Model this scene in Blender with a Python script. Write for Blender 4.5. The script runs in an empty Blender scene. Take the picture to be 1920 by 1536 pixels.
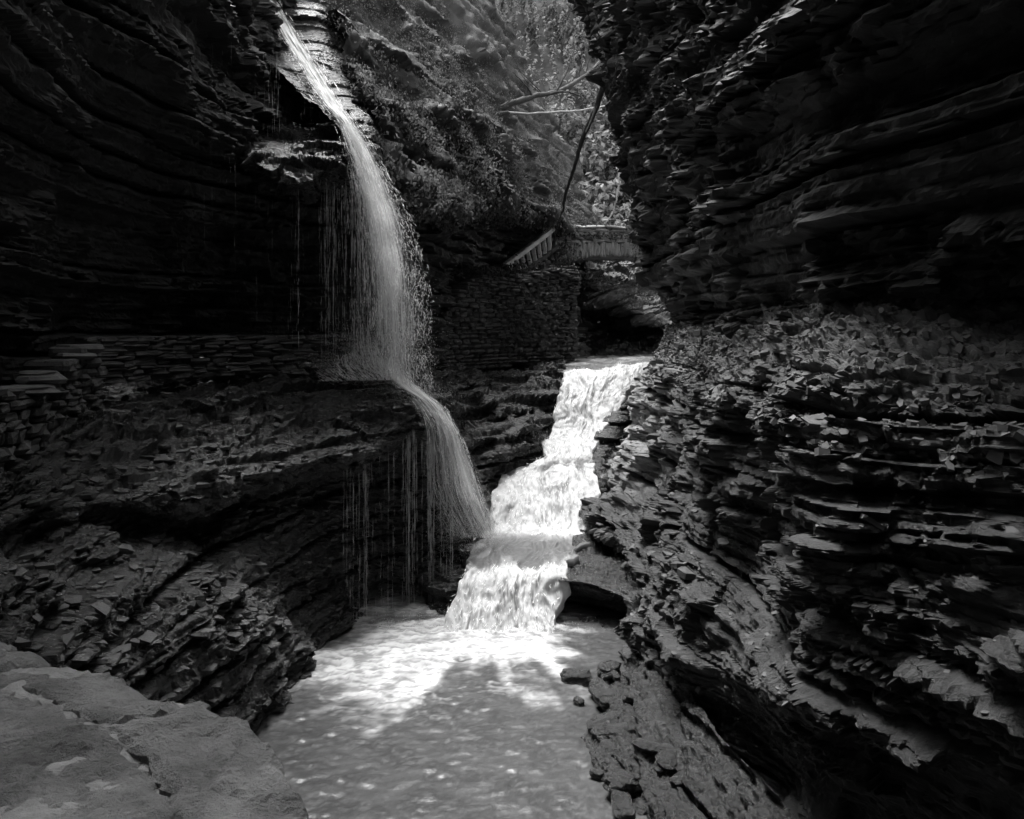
import bpy, math, random
import numpy as np
R = math.radians
random.seed(7)
RNG = np.random.default_rng(7)
scene = bpy.context.scene
C = scene.collection

# ------------------------------------------------------------------ camera, sky, sun, exposure
F = 1493.0      # focal length in photo pixels (28 mm on a 36 mm wide frame, 1920 px)
HY = 620.0      # row of the horizon in the photo
cam_d = bpy.data.cameras.new('camera')
cam = bpy.data.objects.new('camera', cam_d); C.objects.link(cam)
cam.location = (0, 0, 0); cam.rotation_euler = (R(90), 0, 0)
cam_d.sensor_fit = 'HORIZONTAL'; cam_d.sensor_width = 36.0; cam_d.lens = 28.0
cam_d.shift_y = (HY - 768.0) / 1920.0
cam_d.clip_start = 0.05; cam_d.clip_end = 2000
scene.camera = cam

SUN_EL, SUN_AZ = R(71), R(-27)      # azimuth measured from +Y towards +X
w = bpy.data.worlds.new('World'); scene.world = w; w.use_nodes = True
nt = w.node_tree; nt.nodes.clear()
sky = nt.nodes.new('ShaderNodeTexSky'); sky.sky_type = 'NISHITA'; sky.sun_disc = False
sky.sun_elevation = SUN_EL; sky.sun_rotation = SUN_AZ
bw = nt.nodes.new('ShaderNodeRGBToBW')          # black and white photograph
bg = nt.nodes.new('ShaderNodeBackground'); bg.inputs['Strength'].default_value = 0.13
wo = nt.nodes.new('ShaderNodeOutputWorld')
nt.links.new(sky.outputs[0], bw.inputs[0]); nt.links.new(bw.outputs[0], bg.inputs[0]); nt.links.new(bg.outputs[0], wo.inputs[0])
sl = bpy.data.lights.new('sun', 'SUN'); sl.energy = 1.5; sl.angle = R(24); sl.color = (1, 1, 1)
so = bpy.data.objects.new('sun', sl); C.objects.link(so)
from mathutils import Vector
sd = Vector((math.cos(SUN_EL)*math.sin(SUN_AZ), math.cos(SUN_EL)*math.cos(SUN_AZ), math.sin(SUN_EL)))
so.rotation_euler = sd.to_track_quat('Z', 'Y').to_euler(); so.location = (0, 0, 30)
vs = scene.view_settings
vs.view_transform = 'Standard'; vs.look = 'None'; vs.gamma = 1.0; vs.use_curve_mapping = False
vs.exposure = 2.6
scene.cycles.max_bounces = 4; scene.cycles.diffuse_bounces = 2; scene.cycles.glossy_bounces = 2
scene.cycles.transparent_max_bounces = 16
scene.cycles.use_denoising = True
scene.cycles.use_adaptive_sampling = True; scene.cycles.adaptive_threshold = .03

# ------------------------------------------------------------------ noise
def _hash(ix, iy, iz, seed):
    h = (ix.astype(np.uint32)*np.uint32(374761393) + iy.astype(np.uint32)*np.uint32(668265263)
         + iz.astype(np.uint32)*np.uint32(2246822519) + np.uint32((seed*3266489917 + 12345) & 0xffffffff))
    h = (h ^ (h >> np.uint32(13))) * np.uint32(1274126177)
    h = (h ^ (h >> np.uint32(16))) * np.uint32(2654435761)
    h = h ^ (h >> np.uint32(15))
    return (h & np.uint32(0xffffff)).astype(np.float32) / np.float32(16777215.0)
def vnoise(x, y, z, seed=0):
    """value noise in 0..1"""
    x, y, z = np.broadcast_arrays(np.asarray(x, np.float32), np.asarray(y, np.float32), np.asarray(z, np.float32))
    fx, fy, fz = np.floor(x), np.floor(y), np.floor(z)
    ix, iy, iz = fx.astype(np.int64), fy.astype(np.int64), fz.astype(np.int64)
    tx, ty, tz = x-fx, y-fy, z-fz
    tx = tx*tx*(3-2*tx); ty = ty*ty*(3-2*ty); tz = tz*tz*(3-2*tz)
    r = 0
    for dx in (0, 1):
        wx = tx if dx else 1-tx
        for dy in (0, 1):
            wy = ty if dy else 1-ty
            for dz in (0, 1):
                r = r + wx*wy*(tz if dz else 1-tz)*_hash(ix+dx, iy+dy, iz+dz, seed)
    return r
def fbm(x, y, z, octv=3, seed=0, gain=.5):
    a, s, t = 1.0, 0.0, 0.0
    for i in range(octv):
        s = s + a*vnoise(x*2**i, y*2**i, z*2**i, seed+i*17); t += a; a *= gain
    return s/t
def worley(x, y, z, seed=0):
    """distance to the nearest of one random point per unit cell, and that point's own random number"""
    fx, fy, fz = np.floor(x).astype(np.int64), np.floor(y).astype(np.int64), np.floor(z).astype(np.int64)
    best = np.full(x.shape, 9., np.float32); rid = np.zeros(x.shape, np.float32)
    for dx in (-1, 0, 1):
        for dy in (-1, 0, 1):
            for dz in (-1, 0, 1):
                a, b, c = fx+dx, fy+dy, fz+dz
                d = (a+_hash(a, b, c, seed)-x)**2+(b+_hash(a, b, c, seed+1)-y)**2+(c+_hash(a, b, c, seed+2)-z)**2
                m = d < best; best = np.where(m, d, best); rid = np.where(m, _hash(a, b, c, seed+3), rid)
    return np.sqrt(best), rid
def sstep(a, b, x):
    t = np.clip((x-a)/(b-a), 0, 1); return t*t*(3-2*t)

# ------------------------------------------------------------------ geometry helpers
def P(px, py, Y):
    """the point that stands Y metres ahead and shows at photo pixel px, py"""
    return np.array([(px-960.0)/F*Y, Y, (HY-py)/F*Y])
def G(rows):
    return np.array([[P(*p) if not isinstance(p, np.ndarray) else p for p in r] for r in rows])
def W(x, y, z): return np.array([x, y, z], float)
def _basis(n, ts):
    B = np.zeros((len(ts), n))
    for k, t in enumerate(ts):
        i = min(int(t), n-2); f = t-i
        c = (-.5*f+f*f-.5*f**3, 1-2.5*f*f+1.5*f**3, .5*f+2*f*f-1.5*f**3, -.5*f*f+.5*f**3)
        for j, cc in zip((i-1, i, i+1, i+2), c):
            if j < 0: B[k, 0] += 2*cc; B[k, 1] -= cc
            elif j > n-1: B[k, n-1] += 2*cc; B[k, n-2] -= cc
            else: B[k, j] += cc
    return B
def _ts(n, wts, cnt):
    cw = np.concatenate([[0], np.cumsum(wts)]); s = np.linspace(0, cw[-1], cnt)
    return np.interp(s, cw, np.arange(n))
def patch(ctrl, nu, nv):
    """smooth surface through a grid of points, sampled about evenly as the viewer sees it"""
    D = np.maximum(np.linalg.norm(ctrl, axis=2), 1.5)
    du = np.linalg.norm(np.diff(ctrl, axis=1), axis=2)/np.minimum(D[:, 1:], D[:, :-1])
    dv = np.linalg.norm(np.diff(ctrl, axis=0), axis=2)/np.minimum(D[1:], D[:-1])
    Bu = _basis(ctrl.shape[1], _ts(ctrl.shape[1], np.clip(du.mean(0), .02, .5), nu))
    Bv = _basis(ctrl.shape[0], _ts(ctrl.shape[0], np.clip(dv.mean(1), .02, .5), nv))
    return np.einsum('ai,ijk,bj->abk', Bv, ctrl, Bu)
def normals(Pg):
    n = np.cross(np.gradient(Pg, axis=1), np.gradient(Pg, axis=0))
    n /= np.linalg.norm(n, axis=2, keepdims=True)+1e-9
    if (n*Pg).sum(2).mean() > 0: n = -n
    return n
def mesh_np(name, V, Fc, mat, smooth=False, attr=None):
    V = np.ascontiguousarray(V, np.float32).reshape(-1, 3); Fc = np.ascontiguousarray(Fc, np.int32); k = Fc.shape[1]
    me = bpy.data.meshes.new(name)
    me.vertices.add(len(V)); me.vertices.foreach_set('co', V.ravel())
    me.loops.add(Fc.size); me.loops.foreach_set('vertex_index', Fc.ravel())
    me.polygons.add(len(Fc)); me.polygons.foreach_set('loop_start', np.arange(0, Fc.size, k, dtype=np.int32))
    me.update(calc_edges=True)
    me.polygons.foreach_set('use_smooth', np.full(len(Fc), smooth))
    if attr is not None:
        for nm, val in attr.items():
            a = me.attributes.new(nm, 'FLOAT', 'POINT'); a.data.foreach_set('value', np.ascontiguousarray(val, np.float32).ravel())
    me.materials.append(mat); me.validate(); return me
def grid_faces(nv, nu):
    i = np.arange(nv*nu).reshape(nv, nu)
    return np.stack([i[:-1, :-1], i[:-1, 1:], i[1:, 1:], i[1:, :-1]], -1).reshape(-1, 4)
def tag(o, label=None, cat=None, group=None, kind=None):
    if label: o['label'] = label
    if cat: o['category'] = cat
    if group: o['group'] = group
    if kind: o['kind'] = kind
    return o
def link(name, me, parent=None):
    o = bpy.data.objects.new(name, me); C.objects.link(o)
    if parent is not None: o.parent = parent
    return o
def empty(name, loc=(0, 0, 0)):
    o = bpy.data.objects.new(name, None); C.objects.link(o); o.location = loc; return o

# ------------------------------------------------------------------ materials (all neutral: the photograph is black and white)
def mat(name, c0, c1, rough=(.5, .8), scale=3.0, zs=1.0, bump=.3, bscale=30.0, spec=.5, detail=6):
    m = bpy.data.materials.new(name); m.use_nodes = True
    n = m.node_tree.nodes; l = m.node_tree.links; b = n['Principled BSDF']
    tc = n.new('ShaderNodeNewGeometry'); mp = n.new('ShaderNodeMapping'); mp.inputs['Scale'].default_value = (1, 1, zs)
    l.new(tc.outputs['Position'], mp.inputs[0])
    a = n.new('ShaderNodeTexNoise'); a.inputs['Scale'].default_value = scale; a.inputs['Detail'].default_value = detail; a.inputs['Roughness'].default_value = .65
    l.new(mp.outputs[0], a.inputs['Vector'])
    r = n.new('ShaderNodeMapRange'); r.inputs[1].default_value = .32; r.inputs[2].default_value = .68
    l.new(a.outputs[0], r.inputs[0])
    mx = n.new('ShaderNodeMix'); mx.data_type = 'RGBA'
    mx.inputs[6].default_value = (c0, c0, c0, 1); mx.inputs[7].default_value = (c1, c1, c1, 1)
    l.new(r.outputs[0], mx.inputs[0])
    at = n.new('ShaderNodeAttribute'); at.attribute_name = 'dry_sun'        # drier, dustier rubble is paler; also carries sunlight painted on the wall corner
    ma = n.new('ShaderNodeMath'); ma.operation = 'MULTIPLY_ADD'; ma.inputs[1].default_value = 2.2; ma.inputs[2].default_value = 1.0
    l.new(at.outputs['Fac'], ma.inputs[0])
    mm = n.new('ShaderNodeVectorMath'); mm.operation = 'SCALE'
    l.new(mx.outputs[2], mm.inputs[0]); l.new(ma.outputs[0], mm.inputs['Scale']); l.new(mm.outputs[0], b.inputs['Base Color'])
    a2 = n.new('ShaderNodeTexNoise'); a2.inputs['Scale'].default_value = scale*1.7; a2.inputs['Detail'].default_value = 4
    l.new(mp.outputs[0], a2.inputs['Vector'])
    r2 = n.new('ShaderNodeMapRange'); r2.inputs[1].default_value = .35; r2.inputs[2].default_value = .65
    r2.inputs[3].default_value = rough[0]; r2.inputs[4].default_value = rough[1]
    l.new(a2.outputs[0], r2.inputs[0]); l.new(r2.outputs[0], b.inputs['Roughness'])
    b.inputs['Specular IOR Level'].default_value = spec
    if bump:
        a3 = n.new('ShaderNodeTexNoise'); a3.inputs['Scale'].default_value = bscale; a3.inputs['Detail'].default_value = 5; a3.inputs['Roughness'].default_value = .7
        l.new(mp.outputs[0], a3.inputs['Vector'])
        bp = n.new('ShaderNodeBump'); bp.inputs['Strength'].default_value = bump; bp.inputs['Distance'].default_value = .03
        l.new(a3.outputs[0], bp.inputs['Height']); l.new(bp.outputs[0], b.inputs['Normal'])
    return m
M = {}
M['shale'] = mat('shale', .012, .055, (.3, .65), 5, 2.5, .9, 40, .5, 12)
M['wet'] = mat('wet_shale', .006, .024, (.15, .45), 4.0, 2.5, .9, 34, .5, 12)
M['ledge'] = mat('wet_ledge', .012, .05, (.12, .45), 4.0, 2.5, .9, 34, .6, 12)
M['shade'] = mat('shaded_shale', .005, .018, (.5, .85), 1.6, 4.0, .5, 20)  # darker copy of the shale, with the overhangs' shade put into its colour
M['chip'] = mat('shale_chip', .03, .085, (.5, .8), 1.3, 1.0, .3, 40)
M['plate'] = mat('wet_plate', .02, .07, (.15, .5), 2.5, 1.0, .6, 40, .6)
M['slab'] = mat('bluestone', .09, .32, (.6, .9), 4, 1.0, 1.0, 70, .3, 14)
M['mortar'] = mat('mortar', .15, .28, (.7, .9), 9, 1.0, .6, 70)
M['masonry'] = mat('masonry_stone', .025, .08, (.4, .8), 1.1, 1.0, .5, 40)
M['coping'] = mat('coping_stone', .07, .16, (.4, .8), 1.1, 1.0, .5, 40)
M['moss'] = mat('mossy_stone', .015, .05, (.6, .9), 1.2, 1.0, .6, 40)
M['bridge'] = mat('bridge_stone', .17, .36, (.6, .9), 1.2, 1.0, .5, 30)
M['rail'] = mat('weathered_rail', .3, .5, (.6, .9), 5, 1.0, .3, 60)
M['bark'] = mat('bark', .010, .03, (.7, .9), 6, .3, .5, 40)
M['dead'] = mat('dead_wood', .16, .32, (.6, .9), 5, 1.0, .3, 50)
M['soil'] = mat('soil', .012, .04, (.7, .95), 3, 1.0, .5, 20)

def leaf_mat(name, c0, c1):
    m = bpy.data.materials.new(name); m.use_nodes = True
    n = m.node_tree.nodes; l = m.node_tree.links; n.clear()
    o = n.new('ShaderNodeOutputMaterial'); d = n.new('ShaderNodeBsdfDiffuse'); t = n.new('ShaderNodeBsdfTranslucent'); mx = n.new('ShaderNodeMixShader')
    g = n.new('ShaderNodeNewGeometry'); cm = n.new('ShaderNodeMix'); cm.data_type = 'RGBA'
    cm.inputs[6].default_value = (c0, c0, c0, 1); cm.inputs[7].default_value = (c1, c1, c1, 1)
    l.new(g.outputs['Random Per Island'], cm.inputs[0])
    l.new(cm.outputs[2], d.inputs[0]); l.new(cm.outputs[2], t.inputs[0]); mx.inputs[0].default_value = .35
    l.new(d.outputs[0], mx.inputs[1]); l.new(t.outputs[0], mx.inputs[2]); l.new(mx.outputs[0], o.inputs[0])
    return m
M['leaf'] = leaf_mat('fern_leaf', .05, .24)
M['leaf_far'] = leaf_mat('tree_leaf', .09, .34)
M['leaf_dark'] = leaf_mat('moss_leaf', .025, .08)

def water_mat(name, deep, rough, fine=9.0, white=.8):
    """dark clear water that turns to white foam where the foam attribute is high"""
    m = bpy.data.materials.new(name); m.use_nodes = True
    n = m.node_tree.nodes; l = m.node_tree.links; b = n['Principled BSDF']
    at = n.new('ShaderNodeAttribute'); at.attribute_name = 'foam'
    mx = n.new('ShaderNodeMix'); mx.data_type = 'RGBA'
    mx.inputs[6].default_value = (deep, deep, deep, 1); mx.inputs[7].default_value = (white, white, white, 1)
    l.new(at.outputs['Fac'], mx.inputs[0]); l.new(mx.outputs[2], b.inputs['Base Color'])
    r = n.new('ShaderNodeMapRange'); r.inputs[3].default_value = rough; r.inputs[4].default_value = .7
    l.new(at.outputs['Fac'], r.inputs[0]); l.new(r.outputs[0], b.inputs['Roughness'])
    b.inputs['IOR'].default_value = 1.33
    g = n.new('ShaderNodeNewGeometry'); a = n.new('ShaderNodeTexNoise'); a.inputs['Scale'].default_value = fine; a.inputs['Detail'].default_value = 4
    l.new(g.outputs['Position'], a.inputs['Vector'])
    bp = n.new('ShaderNodeBump'); bp.inputs['Strength'].default_value = .35; bp.inputs['Distance'].default_value = .03
    l.new(a.outputs[0], bp.inputs['Height']); l.new(bp.outputs[0], b.inputs['Normal'])
    return m
M['water'] = water_mat('pool_water', .04, .3, white=.55)
M['white'] = water_mat('white_water', .10, .3, white=.52)
def strand_mat(name, c):
    m = bpy.data.materials.new(name); m.use_nodes = True
    n = m.node_tree.nodes; l = m.node_tree.links; n.clear()
    o = n.new('ShaderNodeOutputMaterial'); d = n.new('ShaderNodeBsdfDiffuse'); t = n.new('ShaderNodeBsdfTranslucent'); mx = n.new('ShaderNodeMixShader')
    for q in (d, t): q.inputs[0].default_value = (c, c, c, 1)
    mx.inputs[0].default_value = .5; l.new(d.outputs[0], mx.inputs[1]); l.new(t.outputs[0], mx.inputs[2]); l.new(mx.outputs[0], o.inputs[0])
    return m
M['strand'] = strand_mat('falling_water', .95)
M['drip'] = strand_mat('dripping_water', .55)
def veil_mat(name, c, su=46.0, sl=1.0, lo=.42, hi=.62):
    """thin sheet of falling water: streaks run along the fall, gaps between them are clear"""
    m = bpy.data.materials.new(name); m.use_nodes = True
    n = m.node_tree.nodes; l = m.node_tree.links; n.clear()
    o = n.new('ShaderNodeOutputMaterial'); d = n.new('ShaderNodeBsdfDiffuse'); t = n.new('ShaderNodeBsdfTranslucent'); mx = n.new('ShaderNodeMixShader'); tr = n.new('ShaderNodeBsdfTransparent'); m2 = n.new('ShaderNodeMixShader')
    for q in (d, t): q.inputs[0].default_value = (c, c, c, 1)
    l.new(d.outputs[0], mx.inputs[1]); l.new(t.outputs[0], mx.inputs[2])
    a = [n.new('ShaderNodeAttribute') for _ in range(3)]
    for q, nm in zip(a, ('across', 'along', 'dens')): q.attribute_name = nm
    cb = n.new('ShaderNodeCombineXYZ'); l.new(a[0].outputs['Fac'], cb.inputs[0]); l.new(a[1].outputs['Fac'], cb.inputs[1])
    acc = None
    for (sx, sy, wt) in ((su, sl, .55), (su*2.7, sl*5, .3), (su*6, sl*16, .25)):
        mp = n.new('ShaderNodeMapping'); mp.inputs['Scale'].default_value = (sx, sy, 1); l.new(cb.outputs[0], mp.inputs[0])
        ns = n.new('ShaderNodeTexNoise'); ns.inputs['Scale'].default_value = 1; ns.inputs['Detail'].default_value = 2; l.new(mp.outputs[0], ns.inputs['Vector'])
        k = n.new('ShaderNodeMath'); k.operation = 'MULTIPLY_ADD'; k.inputs[1].default_value = wt; k.inputs[2].default_value = 0
        l.new(ns.outputs[0], k.inputs[0])
        if acc is not None: l.new(acc.outputs[0], k.inputs[2])
        acc = k
    ad = n.new('ShaderNodeMath'); ad.operation = 'ADD'; l.new(acc.outputs[0], ad.inputs[0]); l.new(a[2].outputs['Fac'], ad.inputs[1])
    mr = n.new('ShaderNodeMapRange'); mr.inputs[1].default_value = .72; mr.inputs[2].default_value = 1.15; l.new(ad.outputs[0], mr.inputs[0])
    l.new(mr.outputs[0], m2.inputs[0]); l.new(tr.outputs[0], m2.inputs[1]); l.new(mx.outputs[0], m2.inputs[2]); l.new(m2.outputs[0], o.inputs[0])
    return m
M['veil'] = veil_mat('water_veil', .95)

# ------------------------------------------------------------------ layered rock
def bands(lo, hi, seed, z0=-9, z1=16):
    r = np.random.default_rng(seed); t = lo*(hi/lo)**r.random(4000)
    zb = z0+np.concatenate([[0], np.cumsum(t)]); zb = zb[zb < z1]
    return zb, r.random(len(zb)+2)
def strata(Pg, N, seed, amp=1.0, coarse=(.2, .6, .5), mid=(.07, .2, .2), fine=(.03, .075, .09), rubble=0, tilt=0.0, rough=.06, big=.18, terr=0.0, tband=(.07, .22), nblur=0, tw=.2):
    """pushes a smooth rock face in and out by beds of shale, each bed with its own broken edge"""
    if terr:
        zz = Pg[..., 2]+tw*(fbm(Pg[..., 0]*1.1, Pg[..., 1]*1.1, 0, 4, seed+200)-.5)*2
        zb, rl = bands(*tband, seed+201); i = np.clip(np.searchsorted(zb, zz)-1, 0, len(zb)-3)
        h = zb[i+1]-zb[i]; t = (zz-zb[i])/h
        nz = zb[i]+h*(.18*t+.82*sstep(.72, .97, t))
        Pg = Pg.copy(); Pg[..., 2] += (nz-zz)*terr*sstep(.15, .45, N[..., 2])
    x, y, z = Pg[..., 0], Pg[..., 1], Pg[..., 2]
    warp = z + .16*(vnoise(x*.35, y*.35, z*.2, seed)-.5) + .05*(vnoise(x*1.3, y*1.3, z*.6, seed+1)-.5) + tilt*x
    d = big*2*(fbm(x*.55, y*.55, z*.8, 2, seed+60)-.5)
    breakup = sstep(.38, .62, fbm(x*.9, y*.9, z*1.6, 2, seed+61))
    for k, (lo, hi, a) in enumerate((coarse, mid, fine)):
        zb, rl = bands(lo, hi, seed+k*31)
        i = np.clip(np.searchsorted(zb, warp)-1, 0, len(zb)-3)
        t = (warp-zb[i])/(zb[i+1]-zb[i])
        L = (.9, .38, .16)[k]; fr = (1.0, 2.6, 6)[k]
        def lay(i):
            off = i*7.31
            jit = .22*vnoise(x/L*1.3, y/L*1.3, off+.5, seed+5+k)
            cell = _hash(np.floor(x/L+off*.37+jit).astype(np.int64), np.floor(y/L+off*.71+jit).astype(np.int64), i.astype(np.int64), seed+k)
            return .7*rl[i]+.75*cell*(.3+.7*breakup)+.5*(fbm(x*fr, y*fr, off, 3, seed+40+k)-.5)
        f = sstep(.78, 1.0, t)
        v = lay(i)*(1-f)+lay(i+1)*f
        v = v-(.7, .4, .28)[k]*np.exp(-((t-.93)/.09)**2)*(rl[i] > .4)
        d += a*(v-.45)*(1.0 if k == 0 else (.55+.6*breakup))
    def blur(q):
        for ax in (0, 1):
            p = np.pad(q, [(1, 1) if a == ax else (0, 0) for a in (0, 1)], 'edge')
            q = (p[:-2]+2*q+p[2:])/4 if ax == 0 else (p[:, :-2]+2*q+p[:, 2:])/4
        return q
    for _ in range(nblur): d = blur(d)
    rg = fbm(x*7, y*7, z*9, 3, seed+90)-.5
    d += rough*2*rg+.035*(fbm(x*19, y*19, z*26, 2, seed+95)-.5)
    if np.ndim(rubble) or rubble:
        rubble = np.maximum(rubble, .10+.0*x); rb = .14*(vnoise(x*2, y*2, z*2, seed+73)-.5)
        m = rubble > .2
        if m.any():
            for (f, a) in ((5.5, .13), (12, .07), (25, .035)):
                w1, w2 = worley(x[m]*f, y[m]*f, z[m]*f*1.6, seed+70+int(f)); rb[m] += a*((.75-w1)*(.4+1.1*w2))
            rb[m] -= .06
        d = d*(1-rubble)+rb*rubble
    d = d*amp
    Nh = N.copy(); Nh[..., 2] *= .35 + .65*(rubble if np.ndim(rubble) else rubble)[..., None].squeeze(-1) if np.ndim(rubble) else .35
    Nh /= np.linalg.norm(Nh, axis=2, keepdims=True)+1e-9
    return Pg + Nh*d[..., None]
CLIFFS = {}
def cliff(name, ctrl, nu, nv, seed, material, label, rubble=None, dry_sun=None, far=None, wrap=None, **kw):
    if far is not None: ctrl = ctrl*np.array(far)[None, :, None]
    if wrap == 'end': ctrl = np.concatenate([ctrl, ctrl[:, -1:]+np.array([-.2, -5., 0])], 1)     # the wall goes on past the viewpoint
    if wrap == 'left': ctrl = np.concatenate([ctrl[:, :1]+np.array([-1.0, .5, .15]), ctrl], 1)
    if wrap == 'start': ctrl = np.concatenate([ctrl[:, :1]+np.array([-.4, -5., 0]), ctrl], 1)
    Pg = patch(ctrl, nu, nv); N = normals(Pg)
    rb = rubble(Pg, N) if rubble is not None else 0
    Q = strata(Pg, N, seed, rubble=rb, **kw)
    o = link(name, mesh_np(name, Q, grid_faces(nv, nu), M[material], False, {'dry_sun': np.broadcast_to(dry_sun(Pg, N) if dry_sun else 0.0, Pg.shape[:2])}))
    tag(o, label, 'rock wall', kind='structure')
    CLIFFS[name] = (Q, o); return o

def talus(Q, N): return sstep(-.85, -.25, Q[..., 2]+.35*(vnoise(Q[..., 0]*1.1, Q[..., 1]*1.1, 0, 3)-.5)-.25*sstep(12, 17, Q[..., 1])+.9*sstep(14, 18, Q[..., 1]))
# --- right: overhanging upper wall
cliff('cliff_right_upper', G([
  [(1345,625,24.5),(1300,625,20.6),(1350,618,15.6),(1420,608,11.6),(1520,590,9.1),(1720,572,7.8),(1930,585,6.8),(2300,610,5.4)],
  [(1330,598,24),(1270,602,20),(1330,592,15),(1400,580,11),(1500,563,8.5),(1700,540,6.6),(1920,520,5.4),(2250,480,4.2)],
  [(1290,430,24),(1212,430,20),(1280,420,15),(1360,400,11),(1480,380,8.3),(1700,330,6.2),(1920,270,4.8),(2300,200,3.6)],
  [(1240,250,24),(1168,250,19.5),(1240,235,14.5),(1340,200,10.5),(1480,160,7.8),(1700,90,5.8),(1920,20,4.5),(2300,-100,3.3)],
  [(1200,128,23),(1138,128,19.5),(1210,90,14.2),(1350,30,10.2),(1500,-40,7.4),(1700,-160,5.4),(1930,-260,4.1),(2300,-400,3.0)],
  [(1130,-150,22),(1085,-150,19),(1170,-220,13.8),(1375,-330,9.8),(1540,-480,7),(1700,-700,5),(1950,-900,3.8),(2350,-1200,2.7)],
  [W(3.6,22,11),W(2.6,19,11),W(2.8,14,10),W(3.2,10,9),W(2.9,7,8),W(2.2,5,7.4),W(1.8,3.5,7),W(1.4,1.5,7)]]),  # unseen near top leans in, shaped to darken the right edge
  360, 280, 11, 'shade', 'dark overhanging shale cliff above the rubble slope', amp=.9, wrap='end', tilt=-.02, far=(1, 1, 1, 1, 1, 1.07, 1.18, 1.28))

# --- right: lower bulge with rubble slope and ledges
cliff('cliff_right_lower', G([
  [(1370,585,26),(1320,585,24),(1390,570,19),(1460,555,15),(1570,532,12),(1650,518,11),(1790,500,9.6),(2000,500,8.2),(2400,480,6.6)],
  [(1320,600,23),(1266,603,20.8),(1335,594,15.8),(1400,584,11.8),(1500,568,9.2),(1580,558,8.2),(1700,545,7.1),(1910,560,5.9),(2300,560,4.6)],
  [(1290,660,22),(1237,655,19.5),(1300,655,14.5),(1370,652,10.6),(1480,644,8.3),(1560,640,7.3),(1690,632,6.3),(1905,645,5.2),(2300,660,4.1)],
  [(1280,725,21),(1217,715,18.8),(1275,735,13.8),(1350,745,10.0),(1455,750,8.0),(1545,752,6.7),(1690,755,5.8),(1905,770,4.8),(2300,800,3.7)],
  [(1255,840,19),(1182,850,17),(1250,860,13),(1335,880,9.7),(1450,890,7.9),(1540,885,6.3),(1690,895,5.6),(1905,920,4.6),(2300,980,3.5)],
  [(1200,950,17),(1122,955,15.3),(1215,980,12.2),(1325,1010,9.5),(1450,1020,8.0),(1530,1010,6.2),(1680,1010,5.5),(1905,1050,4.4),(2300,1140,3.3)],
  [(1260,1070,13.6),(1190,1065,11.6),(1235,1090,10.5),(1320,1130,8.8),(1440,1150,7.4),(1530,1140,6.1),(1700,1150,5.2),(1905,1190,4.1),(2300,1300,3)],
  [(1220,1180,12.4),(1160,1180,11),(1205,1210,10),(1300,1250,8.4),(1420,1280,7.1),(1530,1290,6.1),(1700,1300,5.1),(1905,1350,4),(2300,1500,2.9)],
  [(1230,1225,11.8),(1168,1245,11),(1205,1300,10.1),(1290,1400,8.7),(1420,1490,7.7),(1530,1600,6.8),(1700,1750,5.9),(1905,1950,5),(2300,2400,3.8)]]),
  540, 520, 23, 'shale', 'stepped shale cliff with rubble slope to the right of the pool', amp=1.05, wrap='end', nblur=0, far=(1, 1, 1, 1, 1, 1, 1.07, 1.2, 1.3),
  terr=.5, dry_sun=lambda Q, N: np.maximum(talus(Q, N), 3.0*sstep(12.5, 15.0, Q[..., 1])*sstep(-3.3, -2.2, Q[..., 2])), rubble=lambda Q, N: .85*talus(Q, N))  # talus term is drier rubble; far corner term paints sunlight on the wall

# --- right: low ledge with dark hollow beside the bottom cascade
cliff('cliff_right_ledge', G([
  [(1085,985,15.4),(1130,990,15.2),(1190,1000,14.6),(1260,1010,14)],
  [(1070,1030,13.7),(1120,1035,13.5),(1180,1045,13.1),(1260,1060,12.6)],
  [(1046,1082,12.5),(1100,1090,12.3),(1160,1105,12.0),(1240,1120,11.6)],
  [(1048,1100,12.7),(1100,1112,12.6),(1160,1125,12.3),(1240,1140,12)],
  [(1050,1135,13.4),(1100,1140,13.3),(1160,1146,13.0),(1240,1160,12.6)],
  [(1046,1160,12.35),(1100,1165,12.3),(1160,1170,12.1),(1240,1180,11.9)],
  [(1042,1200,12.0),(1100,1205,11.9),(1160,1205,11.8),(1240,1215,11.6)]]),
  170, 140, 37, 'wet', 'low dark rock ledge with hollow beside the bottom cascade', amp=.6, terr=.7, tband=(.05, .15), coarse=(.15, .3, .4))

cliff('cliff_right_foot', G([
  [W(1.8,10.4,-3.9),W(1.85,9.5,-3.9),W(1.95,8.6,-3.9),W(2.1,7.6,-4.0),W(2.4,6.4,-4.0)],
  [W(1.45,10.2,-4.25),W(1.42,9.3,-4.25),W(1.4,8.5,-4.25),W(1.6,7.5,-4.3),W(1.9,6.3,-4.3)],
  [W(1.3,10.2,-4.45),W(1.12,9.2,-4.43),W(.95,8.6,-4.42),W(1.25,7.6,-4.45),W(1.6,6.3,-4.45)],
  [W(1.2,10.1,-4.75),W(.98,9.25,-4.75),W(.7,8.75,-4.75),W(1.0,7.7,-4.75),W(1.3,6.3,-4.75)]]),
  180, 140, 43, 'wet', 'dark broken rock shelf at the foot of the right cliff', amp=.9, terr=.8, tband=(.05, .14), rubble=lambda Q, N: .65+0*Q[..., 0])
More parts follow.
